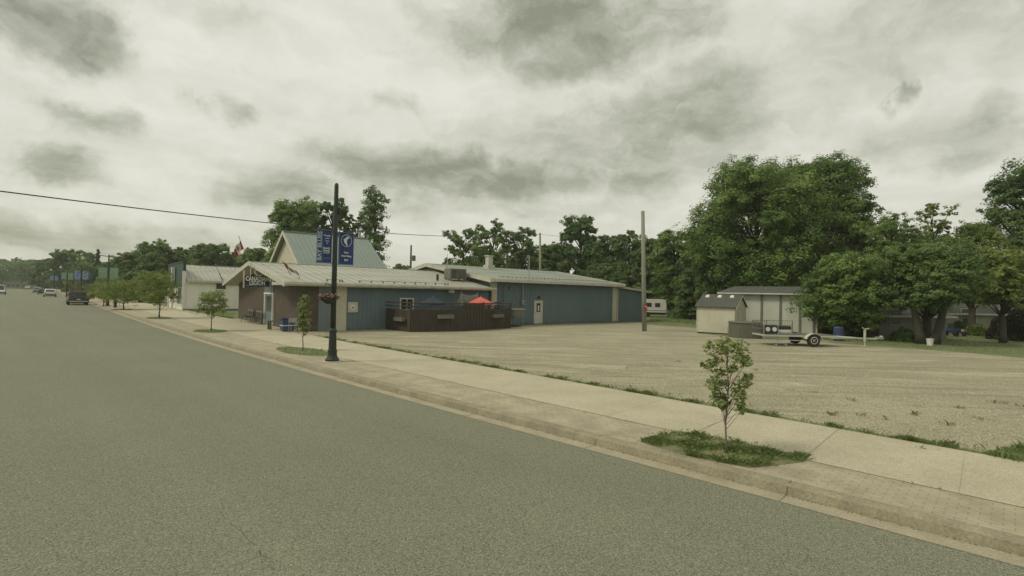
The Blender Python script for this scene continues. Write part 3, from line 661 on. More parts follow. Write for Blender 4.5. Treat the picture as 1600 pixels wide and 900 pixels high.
# rooftop cooler on a frame
ax0 = sx(699, 2.6, 3.3); ax1 = sx(728, 2.2, 3.3); rz0 = roof_z(2.4)
ac = thing('rooftop_cooler', 'boxy grey louvred cooling unit on a low frame on the roof', 'cooling unit', Lw((ax0+ax1)/2, 2.6, rz0), -ang)
hwx = (ax1-ax0)/2
b = MB(); b.box(-hwx, hwx, -.45, .5, .18, .95); b.build('casing', M['grey_metal'], ac, bevel=.02)
b = MB()
for i in range(7): b.box(-hwx*.92, -hwx*.3, -.475, -.45, .25+i*.09, .29+i*.09)
for i in range(7): b.box(-hwx*.2, hwx*.9, -.465, -.45, .25+i*.09, .28+i*.09)
b.build('louvre', M['dark'], ac)
for (u, v) in ((-1, -1), (1, -1), (-1, 1), (1, 1)):
    b = MB(); b.box(u*hwx*.85-.05, u*hwx*.85+.05, v*.4-.05, v*.4+.05, -.25, .18); b.build('leg', M['grey_metal'], ac)
b = MB(); b.tube((-hwx*.9, .2, .9), (-hwx*.9, .2, 2.1), .03, .02, 6); b.build('pipe', M['galv'], ac)

# ------------------------------------------------------------ annex
AX = sx(768, 0, 2); AXE = sx(963.5, 0, 2, 10, 45); AE = zl(AXE, 0, 446.5)-.05; AE2 = zl(sx(840, 0, 3), 0, 441.5)
AE = (AE+AE2)/2; print('annex', AX, AXE, AE)
AW = 12.0; ARZ = 4.6
for _ in range(8):
    AW = 2*fy(667, AX-.5, ARZ, 2, 40); ARZ = zl(AX-.5, AW/2, 412)
print('annex ridge', AW, ARZ)
an = thing('annex_building', 'long blue ribbed building with low pale roof and cream corner strip behind the lot', 'building', Lw(AX, 0), -ang)
LA = AXE-AX; cp = sx(776, 0, 2)-AX; cq = sx(957, 0, 2)-AX
w = MB(); w.box(cp, cq, 0, .2, -.1, AE); ribbed(w, cp, cq, 0, 0, AE-.1, .3); w.build('side_wall', M['blue'], an)
w = MB(); w.box(0, cp, -.02, .2, -.1, AE); w.build('near_corner_panel', M['cream'], an)
w = MB(); w.box(cq, LA, -.02, .2, -.1, AE); w.build('far_corner_panel', M['cream'], an)
dp_ = MB(); dp_.tube((LA+.06, -.08, .05), (LA+.06, -.08, AE), .05, .05, 8); dp_.build('downpipe', M['fascia'], an)
w = MB(); w.prism([(0, .2, -.1), (0, AW, -.1), (0, AW, AE), (0, AW/2, ARZ-.15), (0, .2, AE)], (.2, 0, 0)); w.prism([(LA-.2, .2, -.1), (LA-.2, AW, -.1), (LA-.2, AW, AE), (LA-.2, AW/2, ARZ-.15), (LA-.2, .2, AE)], (.2, 0, 0)); w.box(.2, LA-.2, AW-.2, AW, -.1, AE); w.build('gable_wall', M['blue'], an)
b = MB(); gable_roof(b, -.55, LA+.5, -.6, AW+.6, AE+.14, ARZ, .12, .42); b.build('roof', M['roof2'], an)
b = MB(); b.box(-.55, LA+.5, -.66, -.602, AE-.08, AE+.16)
for (ya) in (-.64, AW+.64):
    b.prism([(-.61, ya, AE-.14), (-.61, AW/2, ARZ-.26), (-.61, AW/2, ARZ+.06), (-.61, ya, AE+.18)], (.055, 0, 0))
    b.prism([(LA+.505, ya, AE-.14), (LA+.505, AW/2, ARZ-.26), (LA+.505, AW/2, ARZ+.06), (LA+.505, ya, AE+.18)], (.055, 0, 0))
b.build('fascia', M['fascia'], an)
b = MB(); g1 = sx(911, -.6, 3, 5, 45)-AX; b.box(-.5, g1, -.80, -.665, AE-.06, AE+.08); b.build('gutter', M['fascia'], an)
b = MB(); zr_ = AE+.14+(ARZ-AE-.14)*(1.2/(AW/2+.6))
b.tube((1.2, .6, zr_+.1), (LA-.2, .6, zr_+.1), .014, .014, 5)
for i in range(int((LA-1.4)/.45)): b.box(1.2+i*.45-.02, 1.2+i*.45+.02, .58, .62, zr_-.03, zr_+.13)
b.build('snow_rail', M['grey_metal'], an)
dx0, dx1 = sx(833.5, 0, 1)-AX, sx(847, 0, 1)-AX; dzt = zl(dx0+AX, 0, 469.5)
b = MB(); b.box(dx0+.1, dx1-.1, -.06, -.03, .02, dzt-.1); dd_ = b.build('door', M['garage'], an); dd_['label'] = 'pale grey door with small dark window'
b = MB(); b.box(dx0, dx0+.1, -.08, -.0, 0, dzt); b.box(dx1-.1, dx1, -.08, 0, 0, dzt); b.box(dx0+.1, dx1-.1, -.08, 0, dzt-.1, dzt); b.build('door_frame', M['cream'], dd_)
b = MB(); b.box(dx0+.28, dx1-.28, -.075, -.061, dzt*.52, dzt-.22); b.build('pane', M['glass'], dd_)
b = MB(); b.box(dx0+.42, dx1-.42, -.085, -.076, dzt*.56, dzt-.4); b.build('paper_notice', M['print'], dd_)
b = MB(); b.lathe([(.03, 0), (.03, .05)], 8, (dx0+.2, -.06, .95), (0, -1, 0)); b.build('handle', M['dark'], dd_)
b = MB(); b.box((dx0+dx1)/2-.08, (dx0+dx1)/2+.08, -.2, -.03, dzt+.18, dzt+.34); b.build('wall_lamp', M['dark'], an, bevel=.02)
# conduit, meter and mast
mxp = sx(816.5, -.1, 2)-AX
b = MB(); b.tube((mxp, -.11, zl(mxp+AX, 0, 473)), (mxp, -.11, AE+.2), .045, .045, 8); b.tube((mxp+.05, -.75, AE+.1), (mxp+.05, -.75, zl(mxp+AX, -.7, 399)), .035, .03, 8); b.tube((mxp+.05, -.75, AE+.15), (mxp, -.11, AE-.2), .03, .03, 6); b.build('service_mast', M['galv'], an)
b = MB(); zm = zl(mxp+AX, 0, 472); b.box(mxp-.14, mxp+.14, -.2, -.03, zm-.2, zm+.14); b.lathe([(.11, 0), (.09, .1)], 12, (mxp, -.2, zm), (0, -1, 0)); b.build('electric_meter', M['galv'], an)
b = MB(); b.box(mxp-.75, mxp-.35, -.12, -.03, .75, 1.25); b.build('switch_box', M['grey_metal'], an)
# small fittings on the wall near the corner
b = MB(); u = sx(786, 0, 2.5)-AX; b.tube((u, -.05, .3), (u, -.05, AE-.2), .03, .03, 6); u2 = sx(796, 0, 2.5)-AX; b.box(u2-.1, u2+.1, -.16, -.03, zl(u2+AX, 0, 453), zl(u2+AX, 0, 449)); b.build('wall_conduit', M['grey_metal'], an)
cy_ = AW*.42; cx2 = sx(764, cy_, ARZ, 5, 40)-AX; zc = AE+.14+(ARZ-AE)*(cy_+.6)/(AW/2+.6)-.3
b = MB(); b.box(cx2-.4, cx2+.4, cy_-.4, cy_+.4, zc-.3, zc+.55); b.box(cx2-.25, cx2+.25, cy_-.25, cy_+.25, zc+.55, zc+1.35); b.box(cx2-.33, cx2+.33, cy_-.33, cy_+.33, zc+1.35, zc+1.45); b.build('chimney', M['garage'], an)
# lean-to at the far end
XL = sx(1010, 0, 2, 10, 60); z1_, z2_ = zl(AXE, 0, 450), zl(XL, 0, 457.5)
le = MB(); le.prism([(LA+.01, .05, -.1), (XL-AX, .05, -.1), (XL-AX, .05, z2_), (LA+.01, .05, z1_)], (0, 6, 0))
ribbed(le, LA+.1, XL-AX, .05, 0, 3, .3, lambda x: z1_+(z2_-z1_)*(x-LA)/(XL-AX-LA)); le.build('lean_to', M['blue'], an)
le = MB(); xe = XL-AX+.55; ze = z1_+(z2_-z1_)*(xe-LA)/(XL-AX-LA)
le.prism([(LA+.06, -.3, z1_+.02), (xe, -.3, ze+.02), (xe, -.3, ze+.2), (LA+.06, -.3, z1_+.2)], (0, 6.6, 0)); le.build('lean_to_roof', M['fascia'], an)

# ------------------------------------------------------------ teal roofed hall behind
def hall():
    dep = 46.0; ap = Dp(442, 361, dep); q = ap-C0; ax, ay = q.dot(S_), q.dot(F_); za = ap.z-.12
    hw = 4.6; ze = za-3.1; xr = solve(lambda s: Lw(s, ay, za), 574, ax, ax+30)
    t = thing('teal_roofed_hall', 'tall cream hall with steep teal metal roof standing behind the club house', 'building', Lw(ax, ay), -ang)
    L = xr-ax; b = MB(); b.prism([(.4, -hw+.4, -.1), (.4, hw-.4, -.1), (.4, hw-.4, ze), (.4, 0, za-.25), (.4, -hw+.4, ze)], (L-.8, 0, 0)); b.build('wall', M['cream'], t)
    b = MB(); gable_roof(b, 0, L, -hw, hw, ze-.1, za, .1, .4); b.build('roof', M['teal'], t)
    b = MB()
    for ya in (-hw, hw): b.prism([(-.05, ya, ze-.4), (-.05, 0, za-.3), (-.05, 0, za+.05), (-.05, ya, ze-.05)], (.05, 0, 0))
    b.box(-.05, L, -hw-.05, -hw, ze-.32, ze-.1); b.build('bargeboard', M['fascia'], t)
    cx = solve(lambda s: Lw(s, ay+.6, za), 562, ax, ax+30)-ax
    b = MB(); b.tube((cx, .6, za-.6), (cx, .6, za+.75), .12, .12, 10); b.lathe([(.17, 0), (.17, .12), (.02, .2)], 10, (cx, .6, za+.75)); b.build('chimney_pipe', M['galv'], t)
hall()
# ------------------------------------------------------------ white shop with green front
def shop():
    q = P(287, 485)-C0; ox, oy = q.dot(S_), q.dot(F_)
    t = thing('white_shop', 'low white sided shop with dark green false front beyond the club house', 'building', Lw(ox, oy), -ang)
    ze = zl(ox, oy, 438.5); wd = fy(264.5, ox, 1, oy, oy+40)-oy; wd = min(wd, 14); L = 15; zr = ze+1.9; zp = zl(ox, oy, 410)
    print('shop', ox, oy, ze, wd, zp)
    b = MB(); b.box(.1, L, 0, .2, -.1, ze); b.box(.1, L, wd-.2, wd, -.1, ze); b.box(L-.2, L, .2, wd-.2, -.1, ze)
    for i in range(int(ze/.2)): b.box(.1, L, -.012, -.001, i*.2, i*.2+.17)
    b.build('side_wall', M['white'], t)
    b = MB(); gable_roof(b, .2, L+.3, -.35, wd+.35, ze+.02, zr, .12, .45); b.build('roof', M['roof'], t)
    b = MB(); b.box(.2, L+.3, -.42, -.352, ze-.16, ze+.06); b.build('fascia', M['fascia'], t)
    fr = MB(); fr.box(-.15, .1, -.1, wd+.1, ze*.78, zp); fr.box(-.25, .16, -.2, wd+.2, zp, zp+.12); fr.build('false_front', M['darkgreen'], t)
    fr = MB(); fr.box(-.02, .09, .05, wd, -.1, ze*.78); fr.build('front_wall', M['white'], t)
    for yy in (0, wd): fr = MB(); fr.box(-.18, .12, yy-.12, yy+.12, -.05, zp-.9); fr.build('corner_trim', M['whitecloth'], t)
    for (a, c) in ((wd*.12, wd*.36), (wd*.62, wd*.86)):
        b = MB(); b.box(-.06, -.021, a, c, .6, ze*.75); wi = b.build('window', M['glass'], t)
        b = MB(); b.box(-.09, -.061, a-.1, a, .5, ze*.77); b.box(-.09, -.061, c, c+.1, .5, ze*.77); b.box(-.09, -.061, a, c, .5, .6); b.box(-.09, -.061, a, c, ze*.75, ze*.77); b.build('window_frame', M['whitecloth'], wi)
    b = MB(); b.box(-.55, -.2, wd*.46, wd*.52, ze*.9, zp-1.0+.6); b.build('sign_box', M['whitecloth'], t, bevel=.03)
    b = MB(); b.box(-.4, -.32, wd*.47, wd*.49, 0, ze*.9); b.box(-.4, -.32, wd*.52, wd*.54, 0, ze*.9); b.build('sign_post', M['cream'], t)
    u0 = solve(lambda s: Lw(s, oy, 2), 337.5, ox, ox+30)-ox; u1 = solve(lambda s: Lw(s, oy, 2), 352.5, ox, ox+30)-ox
    b = MB(); z0, z1 = zl(ox+u0, oy, 451.5), zl(ox+u0, oy, 442.5); b.box(u0, u1, -.03, -.013, z0, z1); wi = b.build('window', M['glass'], t)
    b = MB(); b.box(u0-.08, u1+.08, -.05, -.014, z0-.08, z0); b.box(u0-.08, u1+.08, -.05, -.014, z1, z1+.08); b.box(u0-.08, u0, -.05, -.014, z0, z1); b.box(u1, u1+.08, -.05, -.014, z0, z1); b.build('window_frame', M['whitecloth'], wi)
    b = MB(); b.box(-.1, L, -.3, -.02, -.1, .16); b.build('plinth', M['grey_metal'], t)
shop()
# low roof seen between the shop and the club house
q = Dp(372, 412, 62)-C0; ox, oy = q.dot(S_), q.dot(F_)
t = thing('grey_roofed_store', 'low grey roofed building just showing behind the white shop', 'building', Lw(ox, oy), -ang)
b = MB(); b.box(-4, 6, -3, 4, -.1, 3.6); b.build('wall', M['grey_wall'], t)
b = MB(); gable_roof(b, -4.4, 6.4, -3.5, 4.5, 3.7, 5.0, .12, .5); b.build('roof', M['grey_metal'], t)

# ------------------------------------------------------------ deck fence
def deck():
    cx, cy = loc_of(642, 518.7); ex, ey = loc_of(798, 512.4); m_x, m_y = loc_of(727, 517)
    ox = sx(602.5, 0, .7)
    t = thing('deck_fence', 'brown board fence with top rail enclosing the patio against the blue wall', 'fence', Lw(ox, 0), -ang)
    pts = [(0, -.03), (cx-ox, cy), (m_x-ox, m_y), (ex-ox, ey), (ex-ox+.5, -.03)]
    hs = [(1.38, 1.38), (1.38, 1.38), (1.62, 1.62), (1.3, 1.3)]
    def board_run(mb, a, b_, h):
        a, b_ = Vector((*a, 0)), Vector((*b_, 0)); d = b_-a; n = max(1, int(d.length/.15)); u = d.normalized(); nrm = Vector((u.y, -u.x, 0))
        for i in range(n):
            c0 = a+d*(i/n)+u*.004; c1 = a+d*((i+1)/n)-u*.006; o = nrm*(.012 if i % 2 else 0); hh = h+random.uniform(-.012, .012)
            lo, hi = -.05, hh
            mb.hexa([c0+o+Vector((0, 0, lo)), c1+o+Vector((0, 0, lo)), c1+o-nrm*.03+Vector((0, 0, lo)), c0+o-nrm*.03+Vector((0, 0, lo))], [c0+o+Vector((0, 0, hi)), c1+o+Vector((0, 0, hi)), c1+o-nrm*.03+Vector((0, 0, hi)), c0+o-nrm*.03+Vector((0, 0, hi))])
    split = .28   # the taller boards begin part way along the front
    f0 = Vector((pts[2][0], pts[2][1])); 
    runs = [(pts[0], pts[1], 1.36), (pts[1], pts[2], 1.38), (pts[2], ((pts[2][0]*.62+pts[3][0]*.38), (pts[2][1]*.62+pts[3][1]*.38)), 1.80), (((pts[2][0]*.62+pts[3][0]*.38), (pts[2][1]*.62+pts[3][1]*.38)), pts[3], 1.42), (pts[3], pts[4], 1.42)]
    for a, b_, h in runs:
        b = MB(); board_run(b, a, b_, h); b.build('board_panel', M['deck'], t)
    pr = [pts[0], pts[1], pts[2], runs[2][1], pts[3]]
    for p in pr:
        b = MB(); b.box(p[0]-.05, p[0]+.05, p[1]+.04, p[1]+.14, 0, 1.86); b.build('post', M['deck'], t)
    b = MB()
    for a, c, h in ((pts[0], pts[1], 1), (pts[1], pts[2], 1), (runs[3][0], pts[3], 1), (pts[3], pts[4], 1)):
        for z in (1.56, 1.78):
            b = MB(); b.tube((a[0], a[1]+.05, z), (c[0], c[1]+.05, z), .035, .035, 4); b.build('rail', M['deck'], t)
    for px, hgt in ((627, .62), (693.5, .82), (773, .8)):
        # planters hung on the boards
        if px < 642: f = (627-602)/(642-602); x, y = pts[0][0]+(pts[1][0]-pts[0][0])*f, pts[0][1]+(pts[1][1]-pts[0][1])*f; a_ = -PI/2
        elif px < 727: f = (px-642)/(727-642); x, y = pts[1][0]+(pts[2][0]-pts[1][0])*f, pts[1][1]+(pts[2][1]-pts[1][1])*f; a_ = math.atan2(pts[2][1]-pts[1][1], pts[2][0]-pts[1][0])
        else: f = (px-727)/(798-727); x, y = pts[2][0]+(pts[3][0]-pts[2][0])*f, pts[2][1]+(pts[3][1]-pts[2][1])*f; a_ = math.atan2(pts[3][1]-pts[2][1], pts[3][0]-pts[2][0])
        lab = {627: 'short grey planter box with bare twigs on the left return of the brown fence', 693.5: 'long grey planter box on the middle of the brown deck fence', 773: 'long grey planter box near the right end of the brown deck fence'}[px]
        p = thing('planter_box', lab, 'planter', Lw(ox+x, y, hgt), -ang+a_, 'planter boxes hung on the deck fence')
        L = .55
        b = MB(); b.box(-L, L, -.26, -.03, .0, .05); b.box(-L, L, -.26, -.24, .05, .24); b.box(-L, L, -.05, -.03, .05, .24); b.box(-L, -L+.02, -.24, -.05, .05, .24); b.box(L-.02, L, -.24, -.05, .05, .24); b.build('box', M['grey_metal'], p)
        b = MB(); b.box(-L+.03, L-.03, -.235, -.055, .1, .2); b.build('earth', M['soil'], p)
        rr = np.random.RandomState(int(px)); n = 60 if px != 627 else 40
        cen = np.stack([rr.uniform(-L*.8, L*.8, n), rr.uniform(-.22, -.07, n), rr.uniform(.22, .34, n)], 1); leaves('plant', cen, .09, M['leaf_f'] if px == 627 else M['leaf_b'], p, int(px))
    return t, ox, pts
dk, dox, dpts = deck()

def parasol(label, px, ypos, ztop, width, m, tilt=0):
    x = sx(px, ypos, 2); t = thing('parasol', label, 'parasol', Lw(x, ypos), -ang, 'parasols over the patio')
    zt = zl(x, ypos, ztop); r = width/2; b = MB(); n = 8; vs = [(0, 0, zt)]
    for i in range(n): a = 2*PI*i/n; vs.append((r*math.cos(a), r*math.sin(a), zt-.42))
    for i in range(n): a = 2*PI*i/n; vs.append((r*math.cos(a)*1.005, r*math.sin(a)*1.005, zt-.56))
    b.add(vs, [(0, 1+i, 1+(i+1) % n) for i in range(n)]+[(1+i, 9+i, 9+(i+1) % n, 1+(i+1) % n) for i in range(n)]); b.build('canopy', m, t)
    b = MB(); b.tube((0, 0, 0), (0, 0, zt+.06), .025, .025, 8); b.build('pole', M['galv'], t)
    b = MB()
    for i in range(n): a = 2*PI*i/n; b.tube((0, 0, zt-.05), (r*math.cos(a), r*math.sin(a), zt-.45), .012, .01, 4)
    b.build('rib', M['galv'], t)
parasol('open coral red parasol rising above the right half of the deck fence', 751, -1.5, 463.5, 1.8, M['coral'])
parasol('open dark blue parasol above the left half of the deck fence', 676, -1.6, 463.5, 1.7, M['navycloth'])
# slack shade net on poles
x0, x1 = sx(714, -1, 2), sx(746, -1, 2)
t = thing('shade_frame', 'pale lattice net hung between two poles above the deck fence', 'shade frame', Lw(x0, -1), -ang)
zt = zl(x1, -1, 456); L = x1-x0
b = MB(); b.tube((L*.22, 0, 0), (L*.22, 0, zt), .02, .02, 6); b.tube((L, 0, 0), (L, 0, zt), .02, .02, 6); b.build('pole', M['galv'], t)
b = MB()
for i in range(15):
    f = i/14; zz = zt-.12-.25*math.sin(f*PI)*.6; b.tube((L*(.22+.78*f), 0, zz), (L*(f*1.0-.05), -.02, zt-.95), .008, .008, 3)
    b.tube((L*(.22+.78*f), 0, zz), (L*(min(1, f*1.0+.18)), -.02, zt-.95), .008, .008, 3)
b.build('net', M['cream'], t)
# umbrella-like dark satellite ornament behind fence
# steel cabinet on legs at the right end of the deck
x0, x1 = sx(800.5, -1.3, 1), sx(816.5, -1.3, 1); t = thing('smoker_grill', 'black barbecue cabinet on a thin stand at the right end of the deck fence', 'barbecue', Lw(x0, -1.3), -ang)
L = x1-x0; zA, zB = zl(x0, -1.3, 496), zl(x0, -1.3, 483.5); b = MB(); b.box(0, L, -.25, .25, zA, zB); b.build('cabinet', M['grey_metal'], t, bevel=.03)
b = MB(); b.box(-.05, L+.05, -.3, .3, zB+.002, zB+.05); b.build('lid', M['cream'], t)
b = MB(); b.lathe([(.04, 0), (.04, .05)], 8, (L*.75, -.26, (zA+zB)/2+.1), (0, -1, 0)); b.build('handle', M['galv'], t)
for u in (.08, L-.12):
    for v in (-.2, .2): b = MB(); b.tube((u, v, 0), (u, v, zA), .02, .02, 6); b.build('leg', M['galv'], t)
b = MB(); b.box(-.05, L*.6, -.32, .32, .02, .08); b.build('base', M['dark'], t)

# ------------------------------------------------------------ things at the facade
def bench(label, px, dist=-.55):
    y = fy(px, dist, .3); t = thing('bench', label, 'bench', Lw(dist, y), -ang, 'benches along the brick wall')
    for i in range(3): b = MB(); b.box(-.25+i*.16, -.12+i*.16, -.75, .75, .42, .455); b.build('seat_slat', M['dark'], t)
    for i in range(3): b = MB(); b.box(.26, .29, -.75, .75, .55+i*.13, .65+i*.13); b.build('back_slat', M['grey_metal'] if i == 2 else M['dark'], t)
    for s in (-.6, .6): b = MB(); b.box(-.25, .3, s-.03, s+.03, .38, .42); b.tube((-.22, s, 0), (-.22, s, .4), .025, .025, 6); b.tube((.22, s, 0), (.3, s, .95), .025, .025, 6); b.build('leg', M['galv'], t)
bench('dark slatted bench nearest the club door against the brick wall', 398)
bench('dark slatted bench farther from the club door against the brick wall', 385)
y = fy(431, -.7, .3); t = thing('low_table', 'low grey-green wooden table beside the blue bin at the brick wall', 'table', Lw(-.7, y), -ang)
b = MB()
for i in range(4): b.box(-.42, .42, -.3+i*.15, -.165+i*.15, .5, .54)
b.build('tabletop', M['tub'], t)
for (u, v) in ((-.36, -.22), (.36, -.22), (-.36, .22), (.36, .22)): b = MB(); b.box(u-.05, u+.05, v-.05, v+.05, 0, .5); b.build('leg', M['tub'], t)
y = fy(448.5, -.6, .3); t = thing('recycling_bin', 'blue plastic bin with pale stripe standing at the brick wall', 'bin', Lw(-.6, y), -ang)
b = MB(); b.hexa([(-.28, -.28, 0), (.28, -.28, 0), (.28, .28, 0), (-.28, .28, 0)], [(-.34, -.34, .72), (.34, -.34, .72), (.34, .34, .72), (-.34, .34, .72)]); b.build('body', M['bluebin'], t, bevel=.03)
b = MB(); b.box(-.37, .37, -.37, .37, .721, .79); b.build('lid', M['bluebin'], t, bevel=.02)
b = MB(); b.box(-.325, .325, -.325, .325, .34, .38); b.build('stripe', M['print'], t)
y = fy(459, -.7, .3); t = thing('stacked_chair', 'folded pale metal chair leaning beside the blue bin', 'chair', Lw(-.7, y), -ang)
b = MB(); b.box(-.22, .22, -.2, .2, .44, .47); b.build('seat', M['galv'], t)
b = MB(); b.box(-.22, .22, .2, .225, .6, .85); b.build('backrest', M['galv'], t)
for (u, v, w_) in ((-.2, -.18, .45), (.2, -.18, .45), (-.2, .21, .85), (.2, .21, .85)): b = MB(); b.tube((u, v, 0), (u, v, w_), .014, .014, 6); b.build('leg', M['galv'], t)

# ------------------------------------------------------------ street lamps
def lamp(loc, Hh, label, near=False, arm=True):
    t = thing('street_lamp', label, 'street lamp', loc, 0, None if near else 'street lamps along the far street')
    b = MB(); b.lathe([(.33, -.06), (.33, .02), (.30, .03)], 20); b.build('concrete_footing', M['concrete'], t)
    n = 12; b = MB(); b.lathe([(.235, .03), (.235, .09), (.20, .12), (.155, .22), (.15, .34), (.165, .36), (.165, .40), (.135, .42), (.118, 1.02), (.135, 1.04), (.135, 1.10), (.105, 1.13), (.10, 1.18)], n); b.build('base', M['black'], t, smooth=False)
    b = MB(); b.lathe([(.098, 1.18), (.085, 3.2), (.07, Hh-.1), (.06, Hh-.03), (.03, Hh)], 14); b.build('pole', M['black'], t, smooth=True)
    if arm:
        b = MB(); b.path([(0, 0, Hh-.25), (-1.2, 0, Hh-.15), (-2.3, 0, Hh-.28)], [.045, .04, .03], 8); b.build('arm', M['black'], t)
        b = MB(); b.lathe([(.06, .2), (.09, .1), (.20, 0), (.20, -.02)], 14, (-2.4, 0, Hh-.55)); b.build('lamp_shade', M['galv'], t)
        b = MB(); b.lathe([(.18, 0), (.17, -.12), (.07, -.20)], 14, (-2.4, 0, Hh-.572)); b.build('lamp_globe', M['whitecloth'], t)
    return t
def banner(loc, x0, x1, z0, z1, label, m, group=None, detail=None):
    t = thing('banner', label, 'banner', loc, 0, group); s = 1 if x1 > 0 else -1; w = abs(x1-x0)
    b = MB(); n = 8
    vs = []
    for i in range(n+1):
        x = x0+(x1-x0)*i/n; yy = .018*math.sin(i/n*PI*2)
        vs += [(x, yy-.004, z0), (x, yy-.004, z1), (x, yy+.004, z1), (x, yy+.004, z0)]
    b.add(vs, [f for i in range(n) for f in ((4*i, 4*i+4, 4*i+5, 4*i+1), (4*i+1, 4*i+5, 4*i+6, 4*i+2), (4*i+2, 4*i+6, 4*i+7, 4*i+3), (4*i+3, 4*i+7, 4*i+4, 4*i))]+[(0, 1, 2, 3), (4*n, 4*n+3, 4*n+2, 4*n+1)])
    b.build('cloth', m, t)
    b = MB()
    for z in (z0+.0, z1-.0): b.tube((0, 0, z), (x1*1.03, 0, z), .014, .014, 6)
    b.build('bracket', M['black'], t); return t
LB = P(519, 565); LH = Zt(LB.x, LB.y, 286)-.12
lamp(LB, LH, 'tall dark lamp post with two blue banners and flower basket on the paved strip', True, False)
def lz(py): return Zt(LB.x, LB.y, py)-.12
zt, zb = lz(361), lz(411.5)
bl = banner(LB, -.13, -.66, zb, zt, 'blue banner with pale vertical script, left of the near lamp post', M['banner'])
br = banner(LB, .13, .70, zb-.02, zt-.02, 'blue banner with white leaping fish in a ring, right of the near lamp post', M['banner'])
bh = zt-zb
def edge(x0, x1, z0, z1, par):
    b = MB(); e_ = .012
    for (a, c, d, f) in ((x0, x1, z0, z0+e_), (x0, x1, z1-e_, z1), (x0, x0+e_, z0+e_, z1-e_), (x1-e_, x1, z0+e_, z1-e_)): b.box(a, c, -.030, -.027, d, f)
    b.build('edge_stripe', M['print_dim'], par)
edge(-.66, -.13, zb, zt, bl)
b = MB(); b.box(-.49, -.478, -.031, -.027, zb+.03, zt-.03); b.build('divider', M['print_dim'], bl)
text('script', 'BAY BLUES', .19, Matrix.Translation((-.568, -.029, (zb+zt)/2)) @ Matrix.Rotation(PI/2, 4, 'X') @ Matrix.Rotation(PI/2, 4, 'Z'), M['print_pale'], bl, sx=1.08)
for i, (s, fr_, sz_) in enumerate((('Proudly', .17, .075), ('in the', .25, .06), ('Town', .33, .06), ('of', .40, .06), ('BLIND', .56, .09), ('RIVER', .64, .09), ('ONTARIO', .70, .05), ('est. in the north', .86, .04))):
    text('lettering', s, sz_, upright((-.305 if i < 4 or i > 6 else -.32, -.029, zt-bh*fr_)), M['print'] if i < 7 else M['print_dim'], bl, extrude=.002)
# leaping fish
cx, cz, r = .415, zt-bh*.27, .205
b = MB(); n = 40
for i in range(n):
    a0, a1 = 2*PI*i/n, 2*PI*(i+1)/n
    b.add([(cx+r*math.cos(a0), -.030, cz+r*1.05*math.sin(a0)), (cx+r*math.cos(a1), -.030, cz+r*1.05*math.sin(a1)), (cx+(r-.014)*math.cos(a1), -.030, cz+(r-.014)*1.05*math.sin(a1)), (cx+(r-.014)*math.cos(a0), -.030, cz+(r-.014)*1.05*math.sin(a0))], [(0, 1, 2, 3)])
b.build('ring', M['print'], br)
out = [(.11, .155), (.03, .15), (-.04, .10), (-.085, .055), (-.125, .035), (-.095, .0), (-.10, -.05), (-.06, -.095), (-.02, -.12), (-.035, -.165), (.0, -.145), (.035, -.185), (.03, -.12), (.015, -.07), (.005, -.01), (.03, .05), (.07, .085), (.12, .10), (.085, .125)]
b = MB(); b.prism([(cx+x, -.034, cz+z) for x, z in out], (0, .006, 0)); b.build('fish', M['print'], br)
b = MB(); b.lathe([(.008, 0), (.008, .002)], 8, (cx+.045, -.035, cz+.115), (0, -1, 0)); b.build('fish_eye', M['banner'], br)
for s, f_, z_ in (('Enjoy', .64, .085), ('Great Fishing', .75, .088), ("EH!", .88, .10)): text('lettering', s, z_, upright((.415, -.029, zt-bh*f_)), M['print'], br, extrude=.002, sx=1 if f_ != .75 else .82)
edge(.13, .70, zb-.02, zt-.02, br)
b = MB(); sb = thing('camera_box', 'small dark box strapped high on the near lamp post', 'camera', LB+Vector((0, 0, lz(330))))
b.box(.06, .16, -.07, .05, -.10, .12); b.build('housing', M['dark'], sb, bevel=.01); b = MB(); b.lathe([(.03, 0), (.03, .02)], 8, (.11, -.07, 0), (0, -1, 0)); b.build('lens', M['glass'], sb)
# hanging basket
fbz = lz(474); fb = thing('flower_basket', 'hanging basket of pink and white flowers on the near lamp post', 'flower basket', LB+Vector((0, 0, 0)))
b = MB(); b.path([(-.08, 0, fbz+.62), (-.3, 0, fbz+.68), (-.34, 0, fbz+.55)], .015, 6); b.tube((0, 0, fbz+.5), (-.08, 0, fbz+.62), .02, .02, 6)
for a in range(3): b.tube((-.34, 0, fbz+.55), (-.30+.2*math.cos(a*2.1), .2*math.sin(a*2.1), fbz+.2), .006, .006, 4)
b.build('bracket', M['black'], fb)
b = MB(); b.lathe([(.06, -.02), (.19, .06), (.25, .2), (.25, .22)], 14, (-.22, -.05, fbz)); b.build('basket', M['flowerleaf'], fb)
rr = np.random.RandomState(4); d = rr.normal(0, 1, (900, 3)); d /= np.linalg.norm(d, axis=1)[:, None]
cen = np.array([-.22, -.06, fbz+.22])+d*np.array([.37, .32, .16])*rr.uniform(.5, 1.05, (900, 1)); leaves('foliage', cen[:640], .06, M['flowerleaf'], fb, 3); 
c2 = cen[640:].copy(); c2[:, 2] = np.where(c2[:, 2] < fbz+.16, c2[:, 2]+.16, c2[:, 2]); leaves('blossom', c2, .05, M['petal'], fb, 5, squeeze=.9)
